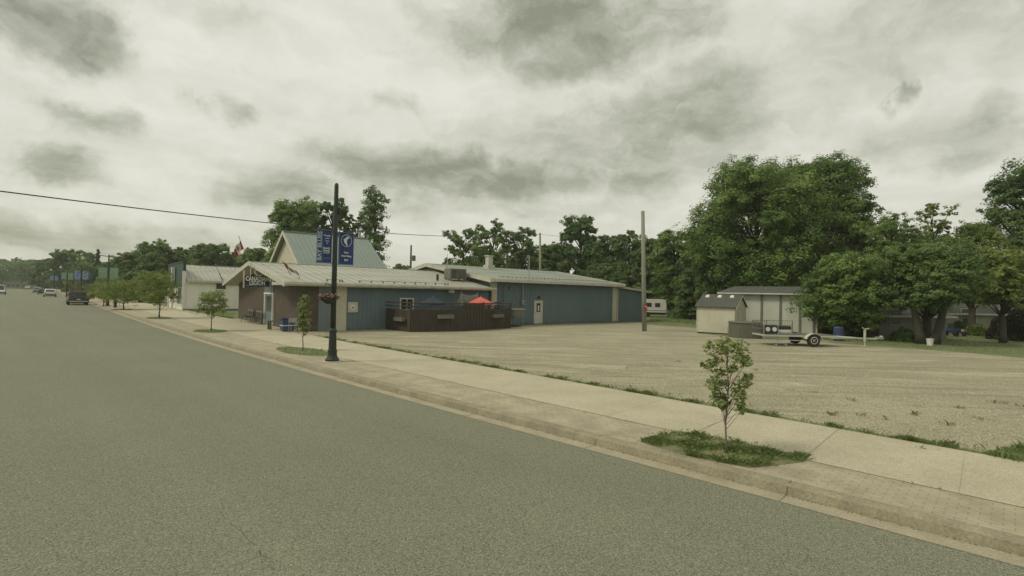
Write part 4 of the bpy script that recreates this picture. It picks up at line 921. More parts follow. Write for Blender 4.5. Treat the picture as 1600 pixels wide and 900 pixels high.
# far lamps
far = [((168, 478), 397.5, M['banner_g'], 'green', .95), ((126, 470), 413, M['banner_b'], 'pale blue', .85), ((104, 464), 418, M['banner_g'], 'green', .9), ((84, 458), 425, M['banner_b'], 'pale blue', .85)]
words = ['nearest', 'second nearest', 'third', 'farthest']
for i, ((px, py), top, m, cn, bw) in enumerate(far):
    p = P(px, py); Hh = Zt(p.x, p.y, top)-.12
    print('far lamp', p, Hh)
    lamp(p, Hh, ['dark lamp post with curved arm and two green banners beside the dark pickup', 'dark lamp post with pale blue banners just behind the pickup', 'dark lamp post with green banners by the parked white car', 'farthest small lamp post with pale blue banners by the row of parked cars'][i])
    z1 = Hh-1.55 if i == 0 else Hh-1.0; z0 = z1-1.35
    for s in (-1, 1): banner(p, s*.12, s*bw, z0, z1, ['green banner on the %s side of the lamp post beside the pickup', 'pale blue banner on the %s side of the lamp post behind the pickup', 'green banner on the %s side of the lamp post by the white car', 'pale blue banner on the %s side of the farthest lamp post'][i] % ('left' if s < 0 else 'right'), m, 'banners on the far lamp posts')

# ------------------------------------------------------------ utility poles and cables
def upole(loc, Hh, label, r=.14, m='timber_pole', lean=(0, 0), extra=None):
    t = thing('utility_pole', label, 'utility pole', loc); b = MB(); b.path([(0, 0, -.2), (lean[0]*.5, lean[1]*.5, Hh*.5), (lean[0], lean[1], Hh)], [r, r*.88, r*.72], 12); b.build('pole', M[m], t, smooth=True)
    if extra: extra(t, Hh)
    return t
pp = P(1007, 517); ph = Zt(pp.x, pp.y, 330)-.12
def ex1(t, Hh):
    z1, z0 = Zt(pp.x, pp.y, 475)-.12, Zt(pp.x, pp.y, 487)-.12
    b = MB(); rgt = Vector((math.cos(-YAW), math.sin(-YAW), 0)); fw = Vector((-math.sin(-YAW), math.cos(-YAW), 0))
    b.M = Matrix.Rotation(-YAW, 4, 'Z'); b.box(-.12, .12, -.19, -.17, z0+.30, z1-.05); b.box(-.10, .13, -.19, -.17, z0+.03, z0+.25); b.build('red_notice', M['red'], t)
    b = MB(); b.M = Matrix.Rotation(-YAW, 4, 'Z'); b.box(-.09, .09, -.2, -.191, z0+.36, z0+.40); b.build('notice_text', M['print'], t)
tilt = Vector((math.cos(-YAW), math.sin(-YAW), 0))*(-.28)
p1 = upole(pp, ph, 'bare weathered timber pole with red notices standing in the gravel lot', .17, 'timber_pole', (tilt.x, tilt.y), ex1)
q = Dp(846, 430, 62); q.z = .12; h2 = Zt(q.x, q.y, 364)-.12; p2 = upole(q, h2, 'weathered timber pole rising behind the annex roof', .16, 'timber_pole', (tilt.x, tilt.y))
def ex3(t, Hh):
    b = MB(); b.lathe([(.28, 0), (.3, .1), (.3, .8), (.26, .9)], 12, (.45, -.2, Hh-2.6)); b.tube((0, 0, Hh-2.2), (.45, -.2, Hh-2.2), .06, .06, 6); b.build('transformer', M['grey_metal'], t)
q3 = Dp(641.5, 425, 85); q3.z = .12; h3 = Zt(q3.x, q3.y, 383)-.12; upole(q3, h3, 'dark distant utility pole with a transformer between the two roofs', .19, 'dark_pole', (0, 0), ex3)
def cable(label, a, c, sag, r=.018, n=24, cat='cable'):
    a, c = Vector(a), Vector(c); b = MB(); pts = [a+(c-a)*(i/n)-Vector((0, 0, sag*4*(i/n)*(1-i/n))) for i in range(n+1)]
    b.path(pts, r, 5); o = b.build('overhead_cable', M['black']); return tag(o, label, cat, 'overhead cables')
a = Dp(-120, 283, 15.0); c = q+Vector((tilt.x, tilt.y, h2-.15))
cable('thick black overhead cable crossing the sky above the lamp post and club house', a, c, .85, .022, 40)
e2 = pp+Vector((tilt.x*.8, tilt.y*.8, ph*.80))
cable('thin cable running from the pole behind the annex towards the big trees, above the others', q+Vector((0, 0, h2*.62)), Dp(1100, 382, 47), .3, .016)
cable('thin low cable passing behind the bare timber pole at mid height', Dp(900, 428, 58), Dp(1110, 420, 44), .35, .016)
cable('thin cable from top of pole behind the annex into the far tree line', c, Dp(1090, 372, 66), .5, .016)

# ------------------------------------------------------------ hydrant
p = P(180, 480.5); hy = thing('fire_hydrant', 'small dark fire hydrant on the pavement left of the young trees', 'hydrant', p)
b = MB(); b.lathe([(.2, 0), (.2, .06), (.14, .08), (.14, .62), (.19, .66), (.17, .8), (.08, .9), (.03, .95)], 12); b.build('body', M['dark'], hy, smooth=False)
for s in (-1, 1): b = MB(); b.lathe([(.08, 0), (.08, .14), (.05, .17)], 8, (0, 0, .5), (s, 0, 0)); b.build('outlet', M['dark'], hy)

# ------------------------------------------------------------ vehicles
def wheel(par, x, y, r=.34, w=.22):
    ax = (0, 1 if y > 0 else -1, 0); b = MB(); b.lathe([(r*.62, 0), (r*.95, 0), (r, .04), (r, w-.04), (r*.95, w), (r*.62, w)], 20, (x, y-(w/2)*ax[1], r), ax); wh = b.build('wheel', M['rubber'], par)
    b = MB(); b.lathe([(r*.6, 0), (r*.6, w*.9), (r*.45, w*.8), (r*.12, w*.86)], 14, (x, y-(w/2)*ax[1], r), ax); b.build('rim', M['chrome'], wh)
def loft(mb, secs):   # secs: (x, half width bottom, half width top, z0, z1)
    vs = []
    for (x, wb, wt_, z0, z1) in secs:
        vs += [(x, -wb, z0), (x, wb, z0), (x, wb, z0+(z1-z0)*.5), (x, wt_, z1), (x, -wt_, z1), (x, -wb, z0+(z1-z0)*.5)]
    n = len(secs); fs = [(6*i+j, 6*i+(j+1) % 6, 6*i+6+(j+1) % 6, 6*i+6+j) for i in range(n-1) for j in range(6)]
    fs += [tuple(range(5, -1, -1)), tuple(6*(n-1)+j for j in range(6))]; mb.add(vs, fs)
def car(label, p, hd, paint, L=4.6, Wd=1.82, Hh=1.62, pick=False, name='parked_car', cat='car', group='cars parked along the street'):
    t = thing(name, label, cat, p, hd, group); w = Wd/2; b = MB()
    if pick:
        loft(b, [(-L/2, w, w*.97, .55, 1.12), (-L/2+.05, w, w*.97, .5, 1.15), (-.35, w, w*.97, .42, 1.15), (L/2-1.6, w, w*.95, .42, 1.12), (L/2-.15, w*.97, w*.85, .45, 1.02), (L/2, w*.9, w*.8, .5, .9)]); b.build('body', paint, t, bevel=.03)
        b = MB(); loft(b, [(-.5, w*.95, w*.80, 1.14, Hh-.12), (-.35, w*.95, w*.80, 1.14, Hh), (.75, w*.95, w*.78, 1.14, Hh), (1.35, w*.93, w*.74, 1.12, 1.2)]); cb_ = b.build('cab', paint, t, bevel=.03)
        b = MB(); b.hexa([(-.53, -w*.80, 1.22), (-.47, -w*.80, 1.22), (-.47, w*.80, 1.22), (-.53, w*.80, 1.22)], [(-.50, -w*.72, Hh-.17), (-.44, -w*.72, Hh-.17), (-.44, w*.72, Hh-.17), (-.50, w*.72, Hh-.17)]); b.build('rear_window', M['glass'], cb_)
        for s in (-1, 1): b = MB(); b.hexa([(-.25, s*w*.955, 1.2), (.95, s*w*.945, 1.2), (.95, s*w*.93, 1.2), (-.25, s*w*.94, 1.2)], [(-.2, s*w*.83, Hh-.12), (.7, s*w*.82, Hh-.12), (.7, s*w*.80, Hh-.12), (-.2, s*w*.81, Hh-.12)]); b.build('side_window', M['glass'], cb_)
        b = MB(); b.box(-L/2+.08, -.55, -w*.86, w*.86, 1.12, 1.165); b.build('bed_cover', M['dark'], t)
        b = MB(); b.box(-L/2-.04, -L/2+.01, -w*.8, w*.8, .62, 1.10); b.build('tailgate', paint, t, bevel=.01)
        ts = 1.12
    else:
        loft(b, [(-L/2, w*.92, w*.88, .42, .95), (-L/2+.2, w, w*.92, .32, 1.02), (0, w, w*.93, .28, .98), (L/2-1.0, w*.98, w*.9, .28, .95), (L/2-.1, w*.92, w*.8, .34, .8), (L/2, w*.82, w*.7, .42, .68)]); b.build('body', paint, t, bevel=.03)
        b = MB(); loft(b, [(-L/2+.12, w*.9, w*.80, .98, 1.02), (-L/2+.5, w*.9, w*.76, .98, Hh-.06), (-.4, w*.9, w*.76, .97, Hh), (.5, w*.9, w*.74, .96, Hh-.08), (1.25, w*.9, w*.8, .93, .98)]); cb_ = b.build('cabin', paint, t, bevel=.03)
        b = MB(); b.hexa([(-L/2+.13, -w*.74, 1.06), (-L/2+.19, -w*.74, 1.06), (-L/2+.19, w*.74, 1.06), (-L/2+.13, w*.74, 1.06)], [(-L/2+.40, -w*.66, Hh-.16), (-L/2+.46, -w*.66, Hh-.16), (-L/2+.46, w*.66, Hh-.16), (-L/2+.40, w*.66, Hh-.16)]); b.build('rear_window', M['glass'], cb_)
        b = MB(); b.hexa([(.62, -w*.7, Hh-.16), (.68, -w*.7, Hh-.16), (.68, w*.7, Hh-.16), (.62, w*.7, Hh-.16)], [(.60, -w*.7, Hh-.1), (.66, -w*.7, Hh-.1), (.66, w*.7, Hh-.1), (.60, w*.7, Hh-.1)])
        b.hexa([(1.18, -w*.78, 1.0), (1.24, -w*.78, 1.0), (1.24, w*.78, 1.0), (1.18, w*.78, 1.0)], [(.64, -w*.68, Hh-.14), (.70, -w*.68, Hh-.14), (.70, w*.68, Hh-.14), (.64, w*.68, Hh-.14)]); b.build('windscreen', M['glass'], cb_)
        for s in (-1, 1): b = MB(); b.hexa([(-L/2+.55, s*w*.915, 1.05), (.95, s*w*.91, 1.03), (.95, s*w*.89, 1.03), (-L/2+.55, s*w*.90, 1.05)], [(-L/2+.7, s*w*.80, Hh-.14), (.45, s*w*.79, Hh-.16), (.45, s*w*.77, Hh-.16), (-L/2+.7, s*w*.78, Hh-.14)]); b.build('side_window', M['glass'], cb_)
        ts = .98
    b = MB(); b.box(-L/2-.1, -L/2+.12, -w*.92, w*.92, .40, .56); b.build('rear_bumper', M['chrome'] if pick else M['dark'], t, bevel=.02)
    b = MB(); b.box(L/2-.1, L/2+.08, -w*.9, w*.9, .36, .54); b.build('front_bumper', M['dark'], t, bevel=.02)
    for s in (-1, 1):
        b = MB(); b.box(-L/2-.035, -L/2+.05, s*w*.78, s*w*.92, ts-.32, ts-.08); b.build('tail_light', M['lampred'], t)
        b = MB(); b.box(L/2-.12, L/2+.01, s*w*.55, s*w*.8, .62, .76); b.build('headlight', M['print'], t)
        b = MB(); b.box(.75, .9, s*w*1.0, s*w*1.14, 1.02, 1.15); b.build('wing_mirror', M['dark'], t, bevel=.02)
        for x in (-L/2+.95, L/2-.9): wheel(t, x, s*(w-.08))
    b = MB(); b.box(-L/2-.06, -L/2-.041, -.18, .18, .68, .80); b.build('number_plate', M['print'], t)
    b = MB(); b.box(-L/2+.3, L/2-.3, -w*.7, w*.7, .22, .45); b.build('underbody', M['rubber'], t)
    return t
def hdg(y): return math.atan2(1, (A(y+1)-A(y-1))/2)
p = P(123, 477, 0); yy = p.y+2.6; car('dark green pickup truck seen from behind, parked at the kerb', (p.x+.15, yy, .004), hdg(yy), M['cardark'], 5.3, 1.95, 1.78, True, 'pickup_truck', 'pickup truck')
def onroad(px, py): return P(px, py, 0)
p = onroad(80, 464); car('white hatchback parked at the kerb ahead of the dark pickup', (p.x, p.y+2.3, .004), hdg(p.y), M['carwhite'], 4.6, 1.9, 1.6)
p = onroad(68, 460); car('dark car parked just beyond the white hatchback', (p.x, p.y+2, .004), hdg(p.y), M['cardark'], 4.6, 1.85, 1.5)
p = onroad(59, 457.5); car('silver car at the far end of the row at the kerb', (p.x, p.y+2, .004), hdg(p.y), M['carsilver'], 4.6, 1.85, 1.6)
p = onroad(43.5, 452.2); car('small white car far away in the middle of the street', (p.x, p.y+2, .004), hdg(p.y), M['carwhite'], 4.5, 1.8, 1.5)
p = onroad(0, 460); car('white van at the left edge of the picture on the far side of the street', (p.x, p.y+2, .004), hdg(p.y)+PI, M['carwhite'], 5.0, 2.0, 2.2)
# low buildings that close the far end of the street
for i, (x0, x1, yt, lab) in enumerate(((8, 34, 443, 'long low brown store closing the far end of the street'), (33, 46, 443.5, 'small low store beside the long one at the far end of the street'))):
    dpp = 250; a = Dp(x0, 452, dpp); c = Dp(x1, 452, dpp); d = (c-a); d.z = 0; t = thing('low_store', lab, 'building', (a.x, a.y, 0), math.atan2(d.y, d.x)); L = d.length
    b = MB(); b.box(0, L, 0, 8, -.1, 2.6); b.build('wall', M['grey_wall'], t); b = MB(); b.box(-.4, L+.4, -.4, 8.4, 2.6, 3.0); b.build('roof', M['grey_metal'], t)
    for j in range(3): b = MB(); b.box(L*(.12+.28*j), L*(.28+.28*j), -.06, -.01, .8, 2.0); b.build('window', M['glass'], t)

# camper behind the lean-to
a = P(1041, 496); c = P(1004, 495); d = Vector((a.x-c.x, a.y-c.y, 0)).normalized(); rz = math.atan2(d.y, d.x)
t = thing('camper_trailer', 'white camper trailer with dark windows partly hidden behind the blue lean-to', 'camper', (a.x, a.y, .12), rz)
zT = Zt(a.x, a.y, 468)-.12; L = 6.5
b = MB(); b.prism([(-L, 0, .55), (0, 0, .55), (.05, 0, 1.2), (-.05, 0, zT-.1), (-.3, 0, zT), (-L, 0, zT)], (0, 2.2, 0)); b.build('body', M['whitecloth'], t, bevel=.04)
for x0, x1 in ((-1.35, -.75), (-2.6, -1.75), (-4.4, -3.4)): b = MB(); b.box(x0, x1, -.03, -.001, 1.25, zT-.45); b.build('window', M['glass'], t)
b = MB(); b.box(-L, .02, -.02, -.001, .78, .84); b.build('stripe', M['grey_metal'], t)
b = MB(); b.box(-L, -.1, .1, 2.1, .3, .549); b.build('chassis', M['dark'], t)
for s in (-2.2, -3.1): b = MB(); b.lathe([(.3, 0), (.32, .03), (.32, .2), (.3, .22)], 16, (s, .25, .32), (0, -1, 0)); b.build('wheel', M['rubber'], t)

# ------------------------------------------------------------ shed, garage, tub, trailer
m_ = P(1148, 523); l_ = P(1088, 519.5); d = (l_-m_); Ls = d.length; rz = math.atan2(d.y, d.x)-PI/2
eh = Zt(m_.x, m_.y, 480.5)-.12; GW = 4.0
t = thing('garden_shed', 'small beige shed with grey shingle roof standing at the edge of the gravel lot', 'shed', (m_.x, m_.y, .12), rz)
rdg = eh+.82
b = MB(); b.prism([(0, 0, .06), (GW, 0, .06), (GW, 0, eh), (GW/2, 0, rdg-.06), (0, 0, eh)], (0, Ls, 0)); b.build('wall', M['shed'], t)
b = MB(); b.box(.03, GW-.03, .03, Ls-.03, -.08, .055); b.build('skid', M['dark'], t)
b = MB()
for (xa, s) in ((-.14, 1), (GW+.14, -1)):
    k_ = (rdg-eh)/(GW/2); b.prism([(xa, -.10, eh-.14*k_+.01), (GW/2, -.10, rdg+.01), (GW/2, -.10, rdg+.08), (xa, -.10, eh-.14*k_+.08)], (0, Ls+.2, 0))
b.build('roof', M['shingle'], t)
b = MB()
for (xa) in (-.16, GW+.16): b.prism([(xa, -.13, eh-.14*k_-.06), (GW/2, -.13, rdg-.05), (GW/2, -.13, rdg+.03), (xa, -.13, eh-.14*k_+.03)], (0, .028, 0))
b.build('bargeboard', M['shed'], t)
for i in range(3):
    b = MB(); yy = Ls*(.86-.33*i); x_ = GW/2-.42; z_ = rdg+.08-.42*k_
    b.hexa([(x_-.16, yy-.14, z_-.06), (x_+.16, yy-.14, z_+.05), (x_+.16, yy+.14, z_+.05), (x_-.16, yy+.14, z_-.06)], [(x_-.08, yy-.10, z_+.06), (x_+.10, yy-.10, z_+.12), (x_+.10, yy+.10, z_+.12), (x_-.08, yy+.10, z_+.06)]); b.build('roof_vent', M['whitecloth'], t)
b = MB(); b.box(-.014, -.002, .0, .07, .06, eh-.03); b.box(-.014, -.002, Ls-.07, Ls, .06, eh-.03); b.box(0, .07, -.014, -.002, .06, eh-.03)
for i in range(1, 3): b.box(-.008, -.002, Ls*i/3-.008, Ls*i/3+.008, .06, eh-.05)
b.build('corner_trim', M['cream'], t)
b = MB(); b.box(1.1, 2.5, -.03, -.005, .1, 1.75); dd2 = b.build('door', M['shed'], t); b = MB(); b.box(1.06, 1.1, -.04, -.003, .1, 1.8); b.box(2.5, 2.54, -.04, -.003, .1, 1.8); b.box(1.06, 2.54, -.04, -.003, 1.8, 1.85); b.build('door_trim', M['cream'], dd2)

r_ = P(1277, 524); l2 = P(1128, 519.5); 
t = thing('grey_garage', 'pale grey garage with dark upright battens and mossy roof under the big trees', 'building', (r_.x, r_.y, .12), 0)
gz = Zt(r_.x, r_.y, 460)-.12; gz2 = Zt(r_.x+3.4, r_.y+4, 449.5)-.12
GL = solve(lambda s: Vector((r_.x, r_.y+s, 1.5)), 1129, 0, 20); print('garage', r_, gz, gz2, GL)
b = MB(); b.prism([(0, 0, -.1), (6.5, 0, -.1), (6.5, 0, gz), (3.4, 0, gz2-.12), (0, 0, gz)], (0, GL, 0)); b.build('wall', M['garage'], t)
b = MB()
for px in (1190, 1219.5, 1250, 1272):
    s = solve(lambda s: Vector((r_.x, r_.y+s, 1.5)), px, 0, 20); b.box(-.06, -.002, s-.07, s+.07, 0, gz-.03)
b.build('batten', M['grey_metal'], t)
b = MB()
for (xa) in (-.35, 6.85): k_ = (gz2-gz)/3.4; b.prism([(xa, -.3, gz-.02), (3.4, -.3, gz2), (3.4, -.3, gz2+.1), (xa, -.3, gz+.08)], (0, GL+.6, 0))
b.build('roof', M['shingle'], t)
b = MB(); b.box(-.42, -.353, -.3, GL+.3, gz-.06, gz+.05)
b.build('gutter', M['garage'], t)

tb = P(1175, 529.0); R0 = .98; cxy = tb+Vector((math.sin(YAW), math.cos(YAW), 0))*R0
th_ = Zt(tb.x, tb.y, 504.5)-.12
t = thing('round_tub', 'round grey-green wooden tub beside the beige shed', 'tub', (cxy.x, cxy.y, .12))
b = MB(); n = 30
for i in range(n):
    a0, a1 = 2*PI*(i+.01)/n, 2*PI*(i+.99)/n; o = R0+(.002 if i % 2 else 0)
    b.hexa([(o*math.cos(a0), o*math.sin(a0), 0), (o*math.cos(a1), o*math.sin(a1), 0), ((o-.05)*math.cos(a1), (o-.05)*math.sin(a1), 0), ((o-.05)*math.cos(a0), (o-.05)*math.sin(a0), 0)],
           [(o*math.cos(a0), o*math.sin(a0), th_-.06), (o*math.cos(a1), o*math.sin(a1), th_-.06), ((o-.05)*math.cos(a1), (o-.05)*math.sin(a1), th_-.06), ((o-.05)*math.cos(a0), (o-.05)*math.sin(a0), th_-.06)])
b.build('stave', M['tub'], t)
b = MB(); b.lathe([(R0+.04, th_-.06), (R0+.05, th_-.03), (R0-.02, th_+.03), (.02, th_+.05)], 30); b.build('lid', M['tub'], t)

# utility trailer: axis along the picture's right
wp = P(1272.4, 542); ta = -YAW+R_(0)
t = thing('utility_trailer', 'pale flat utility trailer with open mesh sides and long tongue parked beside the tub', 'trailer', (wp.x, wp.y, .12), ta)
r = .33
b = MB(); b.lathe([(r*.60, 0), (r*.93, 0), (r, .04), (r, .17), (r*.93, .2), (r*.60, .2)], 28, (0, .2, r), (0, -1, 0)); w1 = b.build('wheel', M['rubber'], t)
b = MB(); b.lathe([(r*.60, 0), (r*.60, .198), (r*.50, .205), (r*.44, .19), (r*.2, .198), (r*.17, .21), (r*.1, .212)], 24, (0, .2, r), (0, -1, 0)); b.build('rim', M['whitecloth'], w1)
b = MB(); b.lathe([(r*.12, 0), (r*.12, .012)], 10, (0, -.016, r), (0, -1, 0)); b.build('hub_cap', M['dark'], w1)
b = MB(); b.lathe([(r*.60, 0), (r*.93, 0), (r, .04), (r, .17), (r*.93, .2), (r*.60, .2)], 28, (0, 1.75, r), (0, 1, 0)); w2 = b.build('wheel', M['rubber'], t)
b = MB(); b.lathe([(r*.55, 0), (r*.55, .19)], 16, (0, 1.75, r), (0, 1, 0)); b.build('rim', M['galv'], w2)
b = MB(); b.box(-.04, .04, .1, 1.85, r-.04, r+.04); b.build('axle', M['dark'], t)
BH = .58; b = MB()     # fender
n = 10
for i in range(n):
    a0, a1 = PI*(.06+.88*i/n), PI*(.06+.88*(i+1)/n); R1, R2 = .41, .44
    b.hexa([(R1*math.cos(a0), -.03, r+R1*math.sin(a0)*.85), (R1*math.cos(a1), -.03, r+R1*math.sin(a1)*.85), (R1*math.cos(a1), .24, r+R1*math.sin(a1)*.85), (R1*math.cos(a0), .24, r+R1*math.sin(a0)*.85)],
           [(R2*math.cos(a0), -.03, r+R2*math.sin(a0)*.85), (R2*math.cos(a1), -.03, r+R2*math.sin(a1)*.85), (R2*math.cos(a1), .24, r+R2*math.sin(a1)*.85), (R2*math.cos(a0), .24, r+R2*math.sin(a0)*.85)])
b.build('fender', M['cream'], t)
b = MB()
for yy in (.27, 1.68): b.box(-2.5, 1.4, yy, yy+.06, BH-.09, BH)
for xx in (-2.5, -1.6, -.7, .2, 1.34): b.box(xx, xx+.06, .33, 1.68, BH-.08, BH-.01)
b.box(-1.5, .9, .25, .27, BH-.30, BH-.26)
b.build('frame', M['garage'], t)
b = MB()
for i in range(9): b.box(-2.4+i*.42, -2.4+i*.42+.40, .34, 1.67, BH-.004, BH+.03)
b.build('bed', M['tub'], t)
b = MB(); b.tube((1.3, .35, BH-.06), (2.9, .95, .44), .05, .05, 6); b.tube((1.3, 1.6, BH-.06), (2.9, 1.02, .44), .05, .05, 6); b.box(.6, 4.0, .93, 1.05, .38, .47); b.build('tongue', M['garage'], t)
b = MB(); b.box(3.95, 4.35, .92, 1.06, .40, .54); b.lathe([(.09, 0), (.11, .06), (.06, .14)], 10, (4.25, .99, .46)); b.build('coupler', M['galv'], t)
b = MB(); b.tube((3.25, .84, .28), (3.25, .84, .95), .06, .06, 10); b.tube((3.25, .84, .02), (3.25, .84, .3), .03, .03, 8); b.box(3.15, 3.35, .74, .94, 0, .02); b.tube((3.25, .84, .93), (3.05, .74, 1.03), .025, .025, 6); b.tube((3.25, .84, .95), (3.45, .80, .98), .03, .03, 6); b.build('jack', M['cream'], t)
b = MB(); zt2 = 1.28      # mesh sides, far side
for i in range(18): x = -2.45+i*.128*1.0; b.tube((x, 1.71, BH), (x, 1.71, zt2), .008, .008, 4)
for z in (BH+.22, BH+.45, zt2): b.tube((-2.5, 1.71, z), (-.25, 1.71, z), .014, .014, 5)
for x in (-2.5, -1.7, -.95, -.25): b.box(x-.02, x+.02, 1.69, 1.73, BH, zt2+.02)
b.build('mesh_side', M['grey_metal'], t)
b = MB()
for i in range(10): yy = .33+i*.145; b.tube((-2.52, yy, BH), (-2.52, yy, zt2), .008, .008, 4)
for z in (BH+.3, zt2): b.tube((-2.52, .3, z), (-2.52, 1.7, z), .014, .014, 5)
b.build('tail_ramp', M['grey_metal'], t)
TM = Matrix.Translation((wp.x, wp.y, .12)) @ Matrix.Rotation(ta, 4, 'Z')
cbx = thing('lamp_crate', 'black case with two white round panels standing on the back of the trailer', 'case', TM @ Vector((-2.1, .62, BH+.03)), ta)
b = MB(); b.box(-.36, .36, -.2, .2, -.02+.02, .46); b.build('case', M['dark'], cbx, bevel=.01)
for s in (-.17, .19): b = MB(); b.lathe([(.12, 0), (.12, .02)], 14, (s, -.2, .25), (0, -1, 0)); b.build('round_panel', M['whitecloth'], cbx)
b = MB(); b.box(-.40, -.36, -.22, -.18, -.35, .48); b.box(.36, .40, -.22, -.18, -.35, .48); b.box(-.36, .36, -.23, -.2, -.24, -.19); b.build('side_strip', M['galv'], cbx)
cbx = thing('small_engine', 'small dark engine with white cover sitting on the middle of the trailer bed', 'engine', TM @ Vector((-1.2, .9, BH+.03)), ta)
b = MB(); b.box(-.32, .36, -.2, .2, .24, .42); b.build('cover', M['dark'], cbx, bevel=.03)
b = MB(); b.box(-.34, .26, -.22, .18, .05, .22); b.build('tank', M['whitecloth'], cbx, bevel=.03)
b = MB(); b.box(-.4, .4, -.24, .22, 0, .045); b.tube((-.5, -.2, .0), (-.5, -.2, .5), .02, .02, 6); b.tube((-.5, -.2, .5), (-.7, -.2, .5), .015, .015, 6); b.build('base', M['galv'], cbx)
# bits of gear lying under the trailer tail
cbx = thing('blue_floor_jack', 'blue floor jack lying under the tail of the trailer', 'jack', TM @ Vector((-1.75, .1, 0)), ta)
b = MB(); b.box(-.35, .3, -.08, .08, .06, .13); b.tube((.3, 0, .12), (.6, 0, .2), .02, .02, 6); b.build('frame', M['bluebin'], cbx)
for x in (-.28, .24): b = MB(); b.lathe([(.06, -.12), (.06, .12)], 10, (x, 0, .06), (0, 1, 0)); b.build('wheel', M['galv'], cbx)
p = P(1310, 532); t = thing('blue_barrel', 'blue plastic barrel in the shade behind the trailer', 'barrel', p); b = MB(); b.lathe([(.27, 0), (.29, .05), (.29, .3), (.3, .32), (.29, .34), (.29, .8), (.25, .86)], 16); b.build('body', M['bluebin'], t); b = MB(); b.lathe([(.2, .86), (.2, .88)], 16); b.build('lid', M['dark'], t)
p = P(1453, 540); t = thing('white_bucket', 'white bucket on the grass at the foot of the forked tree', 'bucket', p); b = MB(); b.lathe([(.13, 0), (.17, .36), (.18, .37), (.18, .40)], 16); b.build('body', M['whitecloth'], t)
b = MB(); b.path([(.18*math.cos(a), 0, .36+.12*math.sin(a)) for a in np.linspace(0, PI, 9)], .006, 4); b.build('handle', M['galv'], t)

# ------------------------------------------------------------ houses among the right-hand trees
def house(label, px0, px1, py, ze_px, zr_px, wallm, roofm, depth=6, name='house', extra=None):
    a = P(px0, py); c = P(px1, py+ (px1-px0)*.01); d = Vector((c.x-a.x, c.y-a.y, 0)); L = d.length; rz = math.atan2(d.y, d.x)
    t = thing(name, label, 'house', a, rz); ze = Zt(a.x, a.y, ze_px)-.12; zr = max(Zt(a.x, a.y, zr_px)-.12, ze+.2)
    hd = depth/2; b = MB(); b.prism([(0, 0, -.1), (0, depth, -.1), (0, depth, ze), (0, hd, zr-.1), (0, 0, ze)], (L, 0, 0)); b.build('wall', M[wallm], t)
    b = MB(); gable_roof(b, -.4, L+.4, -.4, depth+.4, ze+.0, zr+.05, .12); b.build('roof', M[roofm], t)
    b = MB(); b.box(-.4, L+.4, -.45, -.401, ze-.13, ze); b.build('fascia', M['garage'], t)
    if extra: extra(t, L, ze)
    return t
def wins(fr, z0=.9, z1=1.9, trim='garage'):
    def f(t, L, ze):
        for a, c in fr:
            b = MB(); b.box(L*a, L*c, -.03, -.002, z0, z1); w = b.build('window', M['glass'], t); b = MB(); b.box(L*a-.07, L*a, -.05, -.003, z0-.07, z1+.07); b.box(L*c, L*c+.07, -.05, -.003, z0-.07, z1+.07); b.box(L*a, L*c, -.05, -.003, z1, z1+.07); b.box(L*a, L*c, -.05, -.003, z0-.07, z0); b.build('window_frame', M[trim], w)
    return f
house('low green-grey roofed cabin with a dark front just behind the trailer tongue', 1326, 1374, 527, 507, 487, 'dark', 'roof2', 7, 'cabin', wins([(.2, .4)], .7, 1.3, 'grey_metal'))
house('dull grey sided house half hidden by the forked tree trunks', 1374, 1478, 530, 492, 474, 'grey_wall', 'shingle', 7, 'grey_house', wins([(.15, .3), (.6, .75)], 1.0, 1.9, 'grey_metal'))
house('long beige house behind the lawn at the right, mostly covered by leaves', 1478, 1700, 519, 489, 474, 'dull_beige', 'shingle', 8, 'beige_house', wins([(.1, .2), (.35, .45)], 1.0, 2.0))
p = P(1492, 525); t = thing('ride_on_mower', 'blue and white riding mower parked on the lawn left of the low hedge', 'mower', p, -YAW+.3)
b = MB(); b.box(-.5, .25, -.3, .3, .3, .6); b.build('body', M['bluebin'], t, bevel=.06); b = MB(); b.box(.2, .7, -.26, .26, .3, .5); b.build('bonnet', M['whitecloth'], t, bevel=.06)
b = MB(); b.box(-.4, -.05, -.22, .22, .6, .66); b.box(-.45, -.38, -.22, .22, .6, .95); b.build('seat', M['dark'], t)
for x, y_ in ((-.4, -.35), (-.4, .35), (.5, -.32), (.5, .32)): b = MB(); b.lathe([(.18, -.06), (.18, .06)], 14, (x, y_, .18), (0, 1, 0)); b.build('wheel', M['rubber'], t)

# ------------------------------------------------------------ grass patches round the street trees
rg = np.random.RandomState(11)
def inpoly(x, y, poly):
    c = False; n = len(poly); j = n-1
    for i in range(n):
        xi, yi = poly[i]; xj, yj = poly[j]
        if (yi > y) != (yj > y) and x < (xj-xi)*(y-yi)/(yj-yi)+xi: c = not c
        j = i
    return c
def scatter(poly, n, z):
    xs_ = [p[0] for p in poly]; ys_ = [p[1] for p in poly]; out = []
    while len(out) < n:
        x, y = rg.uniform(min(xs_), max(xs_)), rg.uniform(min(ys_), max(ys_))
        if inpoly(x, y, poly): out.append((x, y, z))
    return np.array(out)
def ell(cx, cy, rx, ry, n=18, jit=.12):
    return [(cx+rx*math.cos(2*PI*i/n)*(1+rg.uniform(-jit, jit)), cy+ry*math.sin(2*PI*i/n)*(1+rg.uniform(-jit, jit))) for i in range(n)]
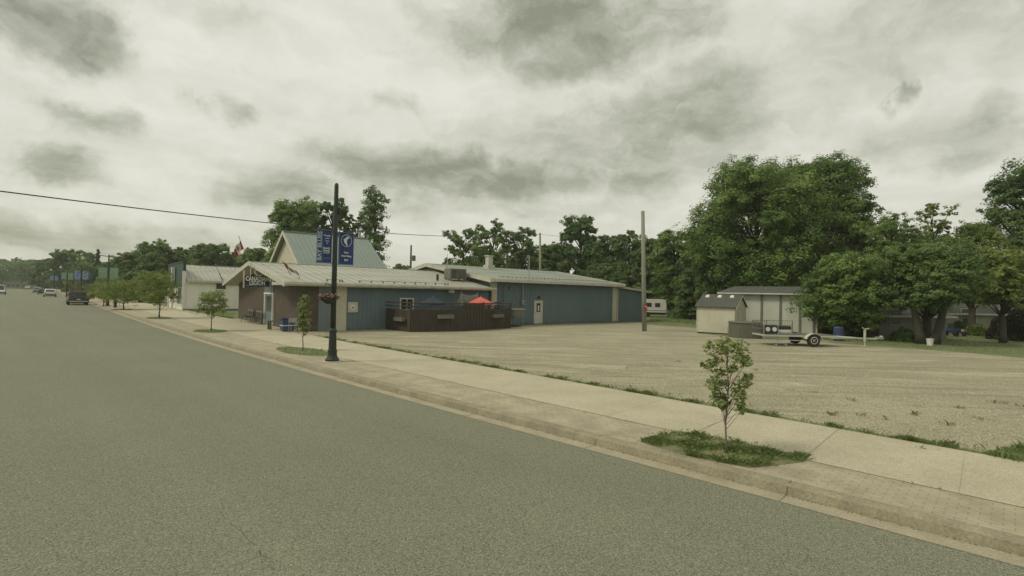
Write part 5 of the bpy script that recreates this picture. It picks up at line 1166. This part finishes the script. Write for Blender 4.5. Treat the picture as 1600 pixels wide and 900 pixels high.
# the near one
T1 = P(1135, 708)
pix = [(1000, 690), (1012, 684), (1050, 678), (1060, 674), (1110, 682), (1160, 692), (1205, 702), (1262, 715), (1255, 722), (1215, 727), (1170, 731), (1120, 722), (1080, 714), (1040, 703)]
poly = [(P(*q).x, P(*q).y) for q in pix]
b = MB(); b.add([(x, y, .1245) for x, y in poly], [tuple(range(len(poly)))]); struct('planting_soil', b, M['soil'])
pts = scatter(poly, 14000, .125)
d = np.hypot(pts[:, 0]-T1.x, pts[:, 1]-T1.y); nz = np.array([math.sin(a*6+b_*2)+math.sin(b_*7.3+1-a*3)+.7*math.sin(b_*17+a*13) for a, b_, _ in pts])
keep = (d > .13)&(rg.uniform(0, 1, len(pts)) < np.clip(.60+.36*nz, .06, 1)); pts = pts[keep]
o = blades('grass', pts, .062, M['blade'], 1, .0028, 1.3); tag(o, 'thick grass round the foot of the nearest young tree', 'grass', kind='stuff')
pts = scatter([(T1.x+(x-T1.x)*1.18, T1.y+(y-T1.y)*1.12) for x, y in poly], 420, .123); o = blades('weeds', pts, .05, M['weed'], 2, .0035, 1.4); tag(o, 'thin dry weeds fringing the nearest grass patch', 'weeds', kind='stuff')
# broad weed leaves in the patch
pts = scatter(poly, 900, .16); pts[:, 2] += rg.uniform(-.03, .06, len(pts)); o = leaves('broad_weeds', pts, .035, M['leaf_e'], None, 8, flat=1.0); tag(o, 'low broad leaved weeds among the nearest grass patch', 'weeds', kind='stuff')

stree = [(473, 548, 'grass', 3.0, .75), (330, 517, 'g', 2.1, .8), (249, 497, 'g', 2.2, .8), (193, 483.5, 'g', 2.4, .85)]
bs = MB(); pts = []
for px, py, _, ry, rx in stree:
    p = P(px, py); L_ = ell(p.x-.08, p.y-.15, rx, ry*.62, 18, .08); bs.add([(x, y, .1245) for x, y in L_], [tuple(range(18))]); pts.append(scatter(L_, 1500, .124))
struct('tree_pit', bs, M['turf']); o = blades('grass', np.concatenate(pts), .05, M['blade'], 3, .006, .8); tag(o, 'short grass in the pits of the farther street trees', 'grass', kind='stuff')

# verge of rough grass at the back of the walk
pts = []
for i in range(26000):
    y = rg.uniform(-9, 27); u = abs(rg.normal(0, .11)); dns = .5+.5*math.sin(y*1.7)*math.sin(y*.63+1)+.25*math.sin(y*4.1)
    dens_ = np.clip(dns+.15-(y-14)*.045*(y > 14), 0.03, 1)
    if u > .16+.22*dens_ or rg.uniform() > dens_: continue
    pts.append((B(y)+.04+u, y, .112))
o = blades('grass', pts, .07, M['blade'], 4, .0035, 1.0); tag(o, 'ragged strip of rough grass between the sidewalk and the gravel lot', 'grass', kind='stuff')
pts = []
for i in range(5000):
    y = rg.uniform(-9, 26); u = abs(rg.normal(0, .28)); 
    if math.sin(y*2.1)+math.sin(y*.9+2) < rg.uniform(-1.2, 1.2): continue
    pts.append((B(y)+.06+u, y, .112))
o = blades('weeds', pts, .07, M['weed'], 5, .004, 1.1); tag(o, 'dry weeds creeping from the verge into the gravel', 'weeds', kind='stuff')
v = MB()     # soil under the verge
for i in range(60):
    y0, y1 = -9+i*.6, -9+(i+1)*.6; a_, c_ = .16+.06*math.sin(i*1.3), .16+.06*math.sin((i+1)*1.3)
    v.add([(B(y0), y0, .111), (B(y0)+a_, y0, .111), (B(y1)+c_, y1, .111), (B(y1), y1, .111)], [(0, 1, 2, 3)])
struct('verge_soil', v, M['turf'])
# grass island at the right edge
poly = [(P(*q).x, P(*q).y) for q in [(1560, 703), (1590, 695), (1640, 692), (1760, 700), (1800, 770), (1650, 735), (1590, 722), (1540, 712)]]
pts = scatter(poly, 5000, .112); o = blades('grass', pts, .08, M['blade'], 6, .005, .9); tag(o, 'tuft of grass at the right end of the verge', 'grass', kind='stuff')
b = MB(); b.add([(x, y, .1115) for x, y in poly], [tuple(range(len(poly)))]); struct('grass_island', b, M['turf'])
# weeds along the paver joint and kerb
pts = []
for i in range(1500):
    y = rg.uniform(-6, 24)
    if math.sin(y*3.3)*math.sin(y*1.1) < .25+rg.uniform(0, .4): continue
    pts.append((Mi(y)+rg.normal(0, .018), y+rg.normal(0, .02), .122))
for i in range(150):
    u = rg.uniform(0, 1)
    if math.sin(u*21) < rg.uniform(-.2, 1): continue
    pts.append((Mi(3.9)+(B(3.9)-Mi(3.9))*u, 3.92+rg.normal(0, .012), .122))
o = blades('weeds', pts, .028, M['weed'], 7, .004, 1.2); tag(o, 'tiny weeds growing in the joint between pavers and sidewalk', 'weeds', kind='stuff')
pts = []
for px, py in [(1335, 626), (1437, 635), (1431, 648), (1500, 637), (1531, 654), (1478, 663), (1233, 609), (1258, 623), (1570, 630), (1592, 634), (1150, 600), (1385, 655), (1348, 650), (1557, 629), (1300, 648), (1270, 612), (980, 575), (1060, 565), (1445, 700), (1182, 578), (1400, 588)]:
    c = P(px, py); k = 8+rg.randint(26); pts.append(np.stack([rg.normal(c.x, .07, k), rg.normal(c.y, .07, k), np.full(k, .108)], 1))
o = blades('weeds', np.concatenate(pts), .07, M['weed'], 9, .004, 1.0); tag(o, 'scattered small weeds standing in the gravel lot', 'weeds', kind='stuff')
# loose stones on the gravel lot and in the gutter
b = MB(); rs_ = random.Random(5)
def stone(x, y, z, s):
    q = [(rs_.uniform(.6, 1)*s*math.cos(a), rs_.uniform(.6, 1)*s*math.sin(a)) for a in (0, 1.26, 2.5, 3.8, 5.0)]
    b.add([(x+u, y+v_, z) for u, v_ in q]+[(x+u*.5, y+v_*.5, z+s*.6) for u, v_ in q], [(5, 6, 7, 8, 9)]+[(i, (i+1) % 5, 5+(i+1) % 5, 5+i) for i in range(5)])
for i in range(2600):
    y = rs_.uniform(-8, 24); x = B(y)+.2+abs(rs_.gauss(0, 5)); stone(x, y, .106, rs_.uniform(.012, .035))
o = b.build('gravel_stones', M['concrete']); tag(o, 'loose pale stones scattered over the lot', 'gravel', kind='stuff')
b = MB()
for i in range(1600):
    y = rs_.uniform(-6, 14); x = A(y)+.335-abs(rs_.gauss(0, .03)); stone(x, y, -.006, rs_.uniform(.006, .016))
o = b.build('gutter_grit', M['soil']); tag(o, 'grit gathered along the foot of the kerb', 'gravel', kind='stuff')

kj = MB()
for i in range(30):
    yy = -7.2+i*3.05; a0, a1, a2, a3 = A(yy)+.01, A(yy)+.34, A(yy)+.376, A(yy)+.56; w_ = .005
    kj.add([(a0, yy-w_, .0055), (a1, yy-w_, -.0035), (a1, yy+w_, -.0035), (a0, yy+w_, .0055)], [(0, 1, 2, 3)])
    kj.add([(a1-.003, yy-w_, -.01), (a2-.003, yy-w_, .10), (a2-.003, yy+w_, .10), (a1-.003, yy+w_, -.01)], [(0, 1, 2, 3)])
    kj.add([(A(yy)+.45, yy-w_, .1225), (a3, yy-w_, .1255), (a3, yy+w_, .1255), (A(yy)+.45, yy+w_, .1225)], [(0, 1, 2, 3)])
struct('kerb_joint', kj, M['walljoint_dark'])
pts = []
for i in range(3200):
    u = rg.uniform(X541, XL); q = Lw(u, -.06-abs(rg.normal(0, .12)))
    if math.sin(u*1.9)+math.sin(u*.7+1) < rg.uniform(-1.5, 1.8): continue
    pts.append((q.x, q.y, .108))
o = blades('weeds', pts, .12, M['weed'], 15, .012, .9); tag(o, 'weeds growing along the foot of the blue walls', 'weeds', kind='stuff')
# cracked slab joint filled with weeds (wide dark line by the near tree)
# lawn tufts on the right and beside the club house
poly = [(P(*q).x, P(*q).y) for q in [(1290, 532), (1600, 558), (1760, 570), (1760, 530), (1480, 520), (1300, 524)]]
pts = scatter(poly, 9000, .1); o = blades('grass', pts, .07, M['blade'], 12, .012, .8); tag(o, 'mown lawn beyond the gravel lot on the right', 'grass', kind='stuff')
poly = [(P(*q).x, P(*q).y) for q in [(262, 482), (290, 488), (322, 497), (366, 497), (371, 488), (290, 486)]]
pts = scatter(poly, 3500, .1); o = blades('grass', pts, .06, M['blade'], 13, .012, .8); tag(o, 'small lawn between the white shop and the club house', 'grass', kind='stuff')
poly = [(P(*q).x, P(*q).y) for q in [(1015, 501), (1087, 507), (1087, 500), (1015, 497)]]
pts = scatter(poly, 3000, .1); o = blades('grass', pts, .10, M['blade'], 14, .02, .8); tag(o, 'rough grass between the lean-to and the shed', 'grass', kind='stuff')

# ------------------------------------------------------------ street trees
def hat(p, py): return Zt(p.x, p.y, py)-.12
tree('young_tree', 'nearest young street tree, thin and open, in the grass patch by the kerb', T1, hat(T1, 509), .90, .24, 46, 15, 5, .048, 'leaf_e', 21, 'broad', (.03, .02), .018, 'young trees along the kerb', bark='bark_light', lr=.12, shape=1, top_=1.0)
p = P(473, 548); tree('young_tree', 'slim young street tree just left of the near lamp post', p, hat(p, 458), .80, .24, 16, 22, 11, .065, 'leaf_e', 22, 'column', (.02, 0), .022, 'young trees along the kerb', bark='bark_light', lr=.20)
p = P(330, 517); tree('young_tree', 'small round headed street tree in front of the white shop wall', p, hat(p, 452), 1.75, .36, 12, 26, 14, .085, 'leaf_e', 23, 'broad', (0, 0), .035, 'young trees along the kerb', bark='bark_light', lr=.22)
p = P(249, 497); tree('young_tree', 'round street tree in front of the green false front', p, hat(p, 421), 2.9, .22, 16, 30, 16, .10, 'leaf_c', 24, 'broad', (0, 0), .05, 'young trees along the kerb', lr=.24)
p = P(193, 483.5); tree('young_tree', 'low wide street tree right of the hydrant', p, hat(p, 438), 4.2, .24, 16, 30, 14, .13, 'leaf_c', 25, 'broad', (0, 0), .06, 'young trees along the kerb', lr=.24)
p = P(162, 478); tree('young_tree', 'street tree hugging the banner lamp post left of the hydrant', p, hat(p, 441), 3.4, .22, 14, 26, 14, .14, 'leaf_c', 26, 'broad', (0, 0), .06, 'young trees along the kerb', lr=.24)
p = P(138, 472); tree('young_tree', 'orange tinged street tree just right of the dark pickup', p, hat(p, 447), 4.0, .2, 12, 24, 12, .15, 'leaf_f', 27, 'broad', (0, 0), .06, 'young trees along the kerb', lr=.24)

# ------------------------------------------------------------ larger trees, each where it stands
TR = []
def T(label, px, dep, top, wpx, base=.1, m='leaf_a', seed=1, kind='broad', leaf=None, lobes=14, per=26, nl=13, flat=1, lean=(0, 0), py=None, name='tree', lr=.24, multi=1, tr=None):
    q = Dp(px, 470, dep); q.z = .1; Ht = Zt(q.x, q.y, top)-.1; Wd = wpx*dep/F
    leaf = (leaf or max(.13, dep*.0042))*.92; nl = int(nl*2.9); per = int(per*.78)
    if kind == 'broad': lobes = int(lobes*2.1); lr *= .70
    tree(name, label, q, Ht, Wd, base, lobes, per, nl, leaf, m, seed, kind, lean, tr, 'trees around the street and lot', flat, lr=lr, multi=multi)
# far left
T('broad tree at far left behind the parked silver car', 68, 190, 402, 44, .05, 'leaf_b', 31)
T('taller broad tree above the row of parked cars', 98, 165, 388, 48, .05, 'leaf_b', 32)
T('dark broad tree behind the white hatchback', 127, 160, 389, 44, .05, 'leaf_a', 33)
T('pointed dark spruce left of the banner lamp post', 151, 140, 385, 26, .03, 'leaf_d', 34, 'cone', lobes=20, per=22, lr=.30, name='spruce')
T('small dark tree right of the pointed spruce', 166, 135, 405, 30, .04, 'leaf_b', 35)
T('bright broad tree left of the tall ragged one', 200, 105, 388, 62, .04, 'leaf_a', 36)
T('tall ragged topped tree over the street trees', 240, 98, 371, 62, .04, 'leaf_a', 37, lobes=16)
T('dense tree right behind the green false front', 290, 100, 378, 52, .04, 'leaf_b', 38)
T('round topped tree above the white shop roof', 330, 96, 373, 68, .04, 'leaf_b', 39, lobes=16)
T('low tree between the white shop and the flag', 372, 100, 396, 52, .04, 'leaf_b', 40)
T('tree behind the flag and the gable peak', 400, 92, 378, 56, .04, 'leaf_a', 41)
T('low bushy tree behind the street trees at left', 222, 78, 425, 70, .03, 'leaf_b', 42)
T('low dark tree behind the hydrant', 178, 95, 428, 50, .03, 'leaf_b', 43)
# behind the teal roof
T('broad dark tree left of the near lamp post, over the teal roof', 462, 72, 303, 104, .2, 'leaf_a', 44, lobes=20, per=34, nl=15)
T('rounded tree top directly behind the near lamp post', 518, 74, 296, 60, .2, 'leaf_b', 45, lobes=14, per=30)
T('thin open tree just right of the near lamp post', 556, 76, 318, 52, .25, 'leaf_b', 46, lobes=10, per=18, nl=10)
T('tall narrow leaning tree at the right end of the teal roof', 583, 72, 287, 46, .1, 'leaf_b', 47, 'column', lobes=15, per=28, lr=.36)
T('small distant tree between the teal roof and the dark utility pole', 626, 170, 408, 34, .05, 'leaf_b', 48)
# behind the annex
T('open crowned tree above the rooftop cooler', 722, 84, 346, 62, .18, 'leaf_a', 50, lobes=12, per=20, nl=11)
T('tall airy tree over the annex chimney', 768, 88, 336, 66, .18, 'leaf_a', 51, lobes=14, per=20, nl=11)
T('airy tree left of the pole behind the annex', 815, 90, 346, 60, .15, 'leaf_b', 52, lobes=13, per=20, nl=11)
T('dense low tree right of the pole behind the annex', 858, 80, 372, 62, .08, 'leaf_b', 53)
T('tall poplar-like tree above the annex roof end', 905, 84, 321, 74, .08, 'leaf_b', 54, lobes=18, per=28)
T('tree filling between the poplar and the lot pole', 950, 80, 352, 64, .05, 'leaf_b', 55)
T('small round tree top left of the bare lot pole', 982, 86, 348, 42, .05, 'leaf_b', 56)
T('tree behind the bare lot pole', 1012, 76, 356, 56, .04, 'leaf_a', 57)
T('bushy bright tree between lot pole and the big tree', 1052, 66, 347, 84, .03, 'leaf_a', 58, lobes=18, per=30)
T('dark undergrowth tree behind the camper', 1035, 78, 405, 90, .02, 'leaf_b', 59)
T('dark low tree left of the camper behind the lean-to', 960, 76, 405, 90, .02, 'leaf_b', 60)
T('low tree just left of the beige shed', 1078, 58, 418, 60, .02, 'leaf_b', 61)
# the great trees
T('huge broad tree towering over the grey garage', 1180, 52, 236, 205, .10, 'leaf_a', 62, lobes=34, per=46, nl=17, leaf=.24)
T('second huge tree joined to the right of the tallest crown', 1275, 53, 229, 165, .12, 'leaf_a', 63, lobes=30, per=42, nl=17, leaf=.24)
T('lower shoulder of foliage left of the huge tree', 1118, 55, 330, 90, .04, 'leaf_b', 64, lobes=18, per=34, nl=15)
T('mid height tree sloping down right of the huge crowns', 1345, 50, 292, 95, .12, 'leaf_a', 65, lobes=14, per=24, nl=13)
T('round low bushy tree overhanging the trailer and the garage end', 1318, 34, 392, 126, .06, 'leaf_a', 66, lobes=22, per=38, nl=15, leaf=.16)
T('open branched tree showing sky between its limbs', 1392, 42, 317, 92, .18, 'leaf_a', 67, lobes=14, per=20, nl=11, leaf=.18)
T('sparse tree with thin upright limbs against the sky', 1458, 44, 303, 64, .45, 'leaf_c', 68, lobes=9, per=16, nl=9, leaf=.18, tr=.18)
T('leafy tree standing on the lawn with forked dark trunk', 1448, 31, 372, 140, .29, 'leaf_b', 69, lobes=24, per=34, nl=14, leaf=.15, multi=3, tr=.26)
T('feathery yellow green tree between the fork and the right edge', 1520, 40, 338, 96, .26, 'leaf_c', 70, lobes=18, per=26, nl=12, leaf=.17)
T('tall dark tree cut by the right edge', 1606, 44, 236, 120, .10, 'leaf_b', 71, lobes=26, per=36, nl=15, leaf=.20)
T('low feathery tree over the domed bush', 1568, 33, 385, 104, .34, 'leaf_c', 72, lobes=18, per=28, nl=13, leaf=.15)
T('dark background tree behind the grey house', 1420, 58, 350, 120, .03, 'leaf_b', 73, lobes=18, per=28)
T('dark background tree behind the beige house', 1530, 60, 380, 130, .03, 'leaf_b', 74, lobes=18, per=28)
T('leafy low tree hiding the garage end', 1372, 37, 405, 84, .26, 'leaf_b', 75, lobes=16, per=30, nl=13, leaf=.16)
# bushes
def bush(label, px, py, top, wpx, m, seed, leaf=.1, n=9000, name='bush'):
    q = P(px, py); dep = proj(q)[2]; Ht = Zt(q.x, q.y, top)-.12; Wd = wpx*dep/F
    t = thing(name, label, 'bush', q); r = np.random.RandomState(seed); d = r.normal(0, 1, (n, 3)); d /= np.linalg.norm(d, axis=1)[:, None]; d[:, 2] = np.abs(d[:, 2])
    nn = 1+.08*np.sin(d[:, 0]*7+seed)+.08*np.sin(d[:, 1]*9)+.05*np.sin(d[:, 2]*13)
    c = d*np.array([Wd/2, Wd/2*.8, Ht*.95])*(nn*r.uniform(.72, 1.0, n)**.5)[:, None]; leaves('foliage', c, leaf, M[m], t, seed)
    b = MB()
    for i in range(9):
        a = i*.7; b.path([(.05*math.cos(a), .05*math.sin(a), -.05), (Wd*.12*math.cos(a), Wd*.12*math.sin(a), Ht*.35), (Wd*.3*math.cos(a), Wd*.25*math.sin(a), Ht*.6)], [.04, .03, .015], 5)
    b.build('stem', M['bark'], t)
bush('big dark domed bush on the lawn at the right edge', 1598, 531, 480, 100, 'leaf_g', 80, .12, 15000)
bush('low pale hedge beside the mower', 1525, 524, 504, 34, 'leaf_c', 81, .12, 4000)
bush('dark shrub behind the mower', 1500, 519, 497, 36, 'leaf_b', 82, .14, 4000)
bush('low shrub at the foot of the forked tree', 1412, 533, 512, 40, 'leaf_b', 83, .10, 4000)
bush('dark shrub behind the camper', 1070, 497, 478, 60, 'leaf_b', 84, .2, 4000)
# far-off wood that closes the view
def wood(label, pxs, dep, tops, seed, dens_=1.0):
    r = np.random.RandomState(seed); cen = []
    for px in range(pxs[0], pxs[1], 7):
        q = Dp(px+r.uniform(-3, 3), 470, dep*r.uniform(.95, 1.1)); top = interp(px, *tops)+r.uniform(-4, 4); Ht = Zt(q.x, q.y, top); w_ = dep*16/F
        for j in range(int(9*dens_)):
            c = np.array([q.x+r.normal(0, w_*.4), q.y+r.normal(0, w_*.4), Ht*r.uniform(.08, .88)]); v_ = r.normal(0, 1, (110, 3)); v_ /= np.linalg.norm(v_, axis=1)[:, None]; cen.append(c+v_*(r.uniform(0, 1, (110, 1))**.4)*w_*np.array([.55, .55, .42]))
    cen = np.concatenate(cen); cen[:, 2] = np.clip(cen[:, 2], .1, None)
    o = leaves('far_wood', cen, dep*.005, M['leaf_b'], None, seed); tag(o, label, 'woodland', kind='stuff')
wood('distant wood closing the street at far left', (-60, 110), 290, ([-60, 0, 40, 110], [408, 406, 402, 412]), 91)
wood('distant wood behind the left-hand trees', (110, 460), 150, ([110, 240, 330, 460], [412, 400, 396, 392]), 92)
wood('distant undergrowth behind the annex building', (640, 1110), 105, ([640, 690, 720, 860, 1110], [424, 412, 388, 372, 366]), 93)
wood('distant wood behind the houses at the right', (1110, 1780), 80, ([1110, 1350, 1500, 1780], [372, 385, 402, 360]), 94)
print('objects', len(bpy.data.objects), 'script end')
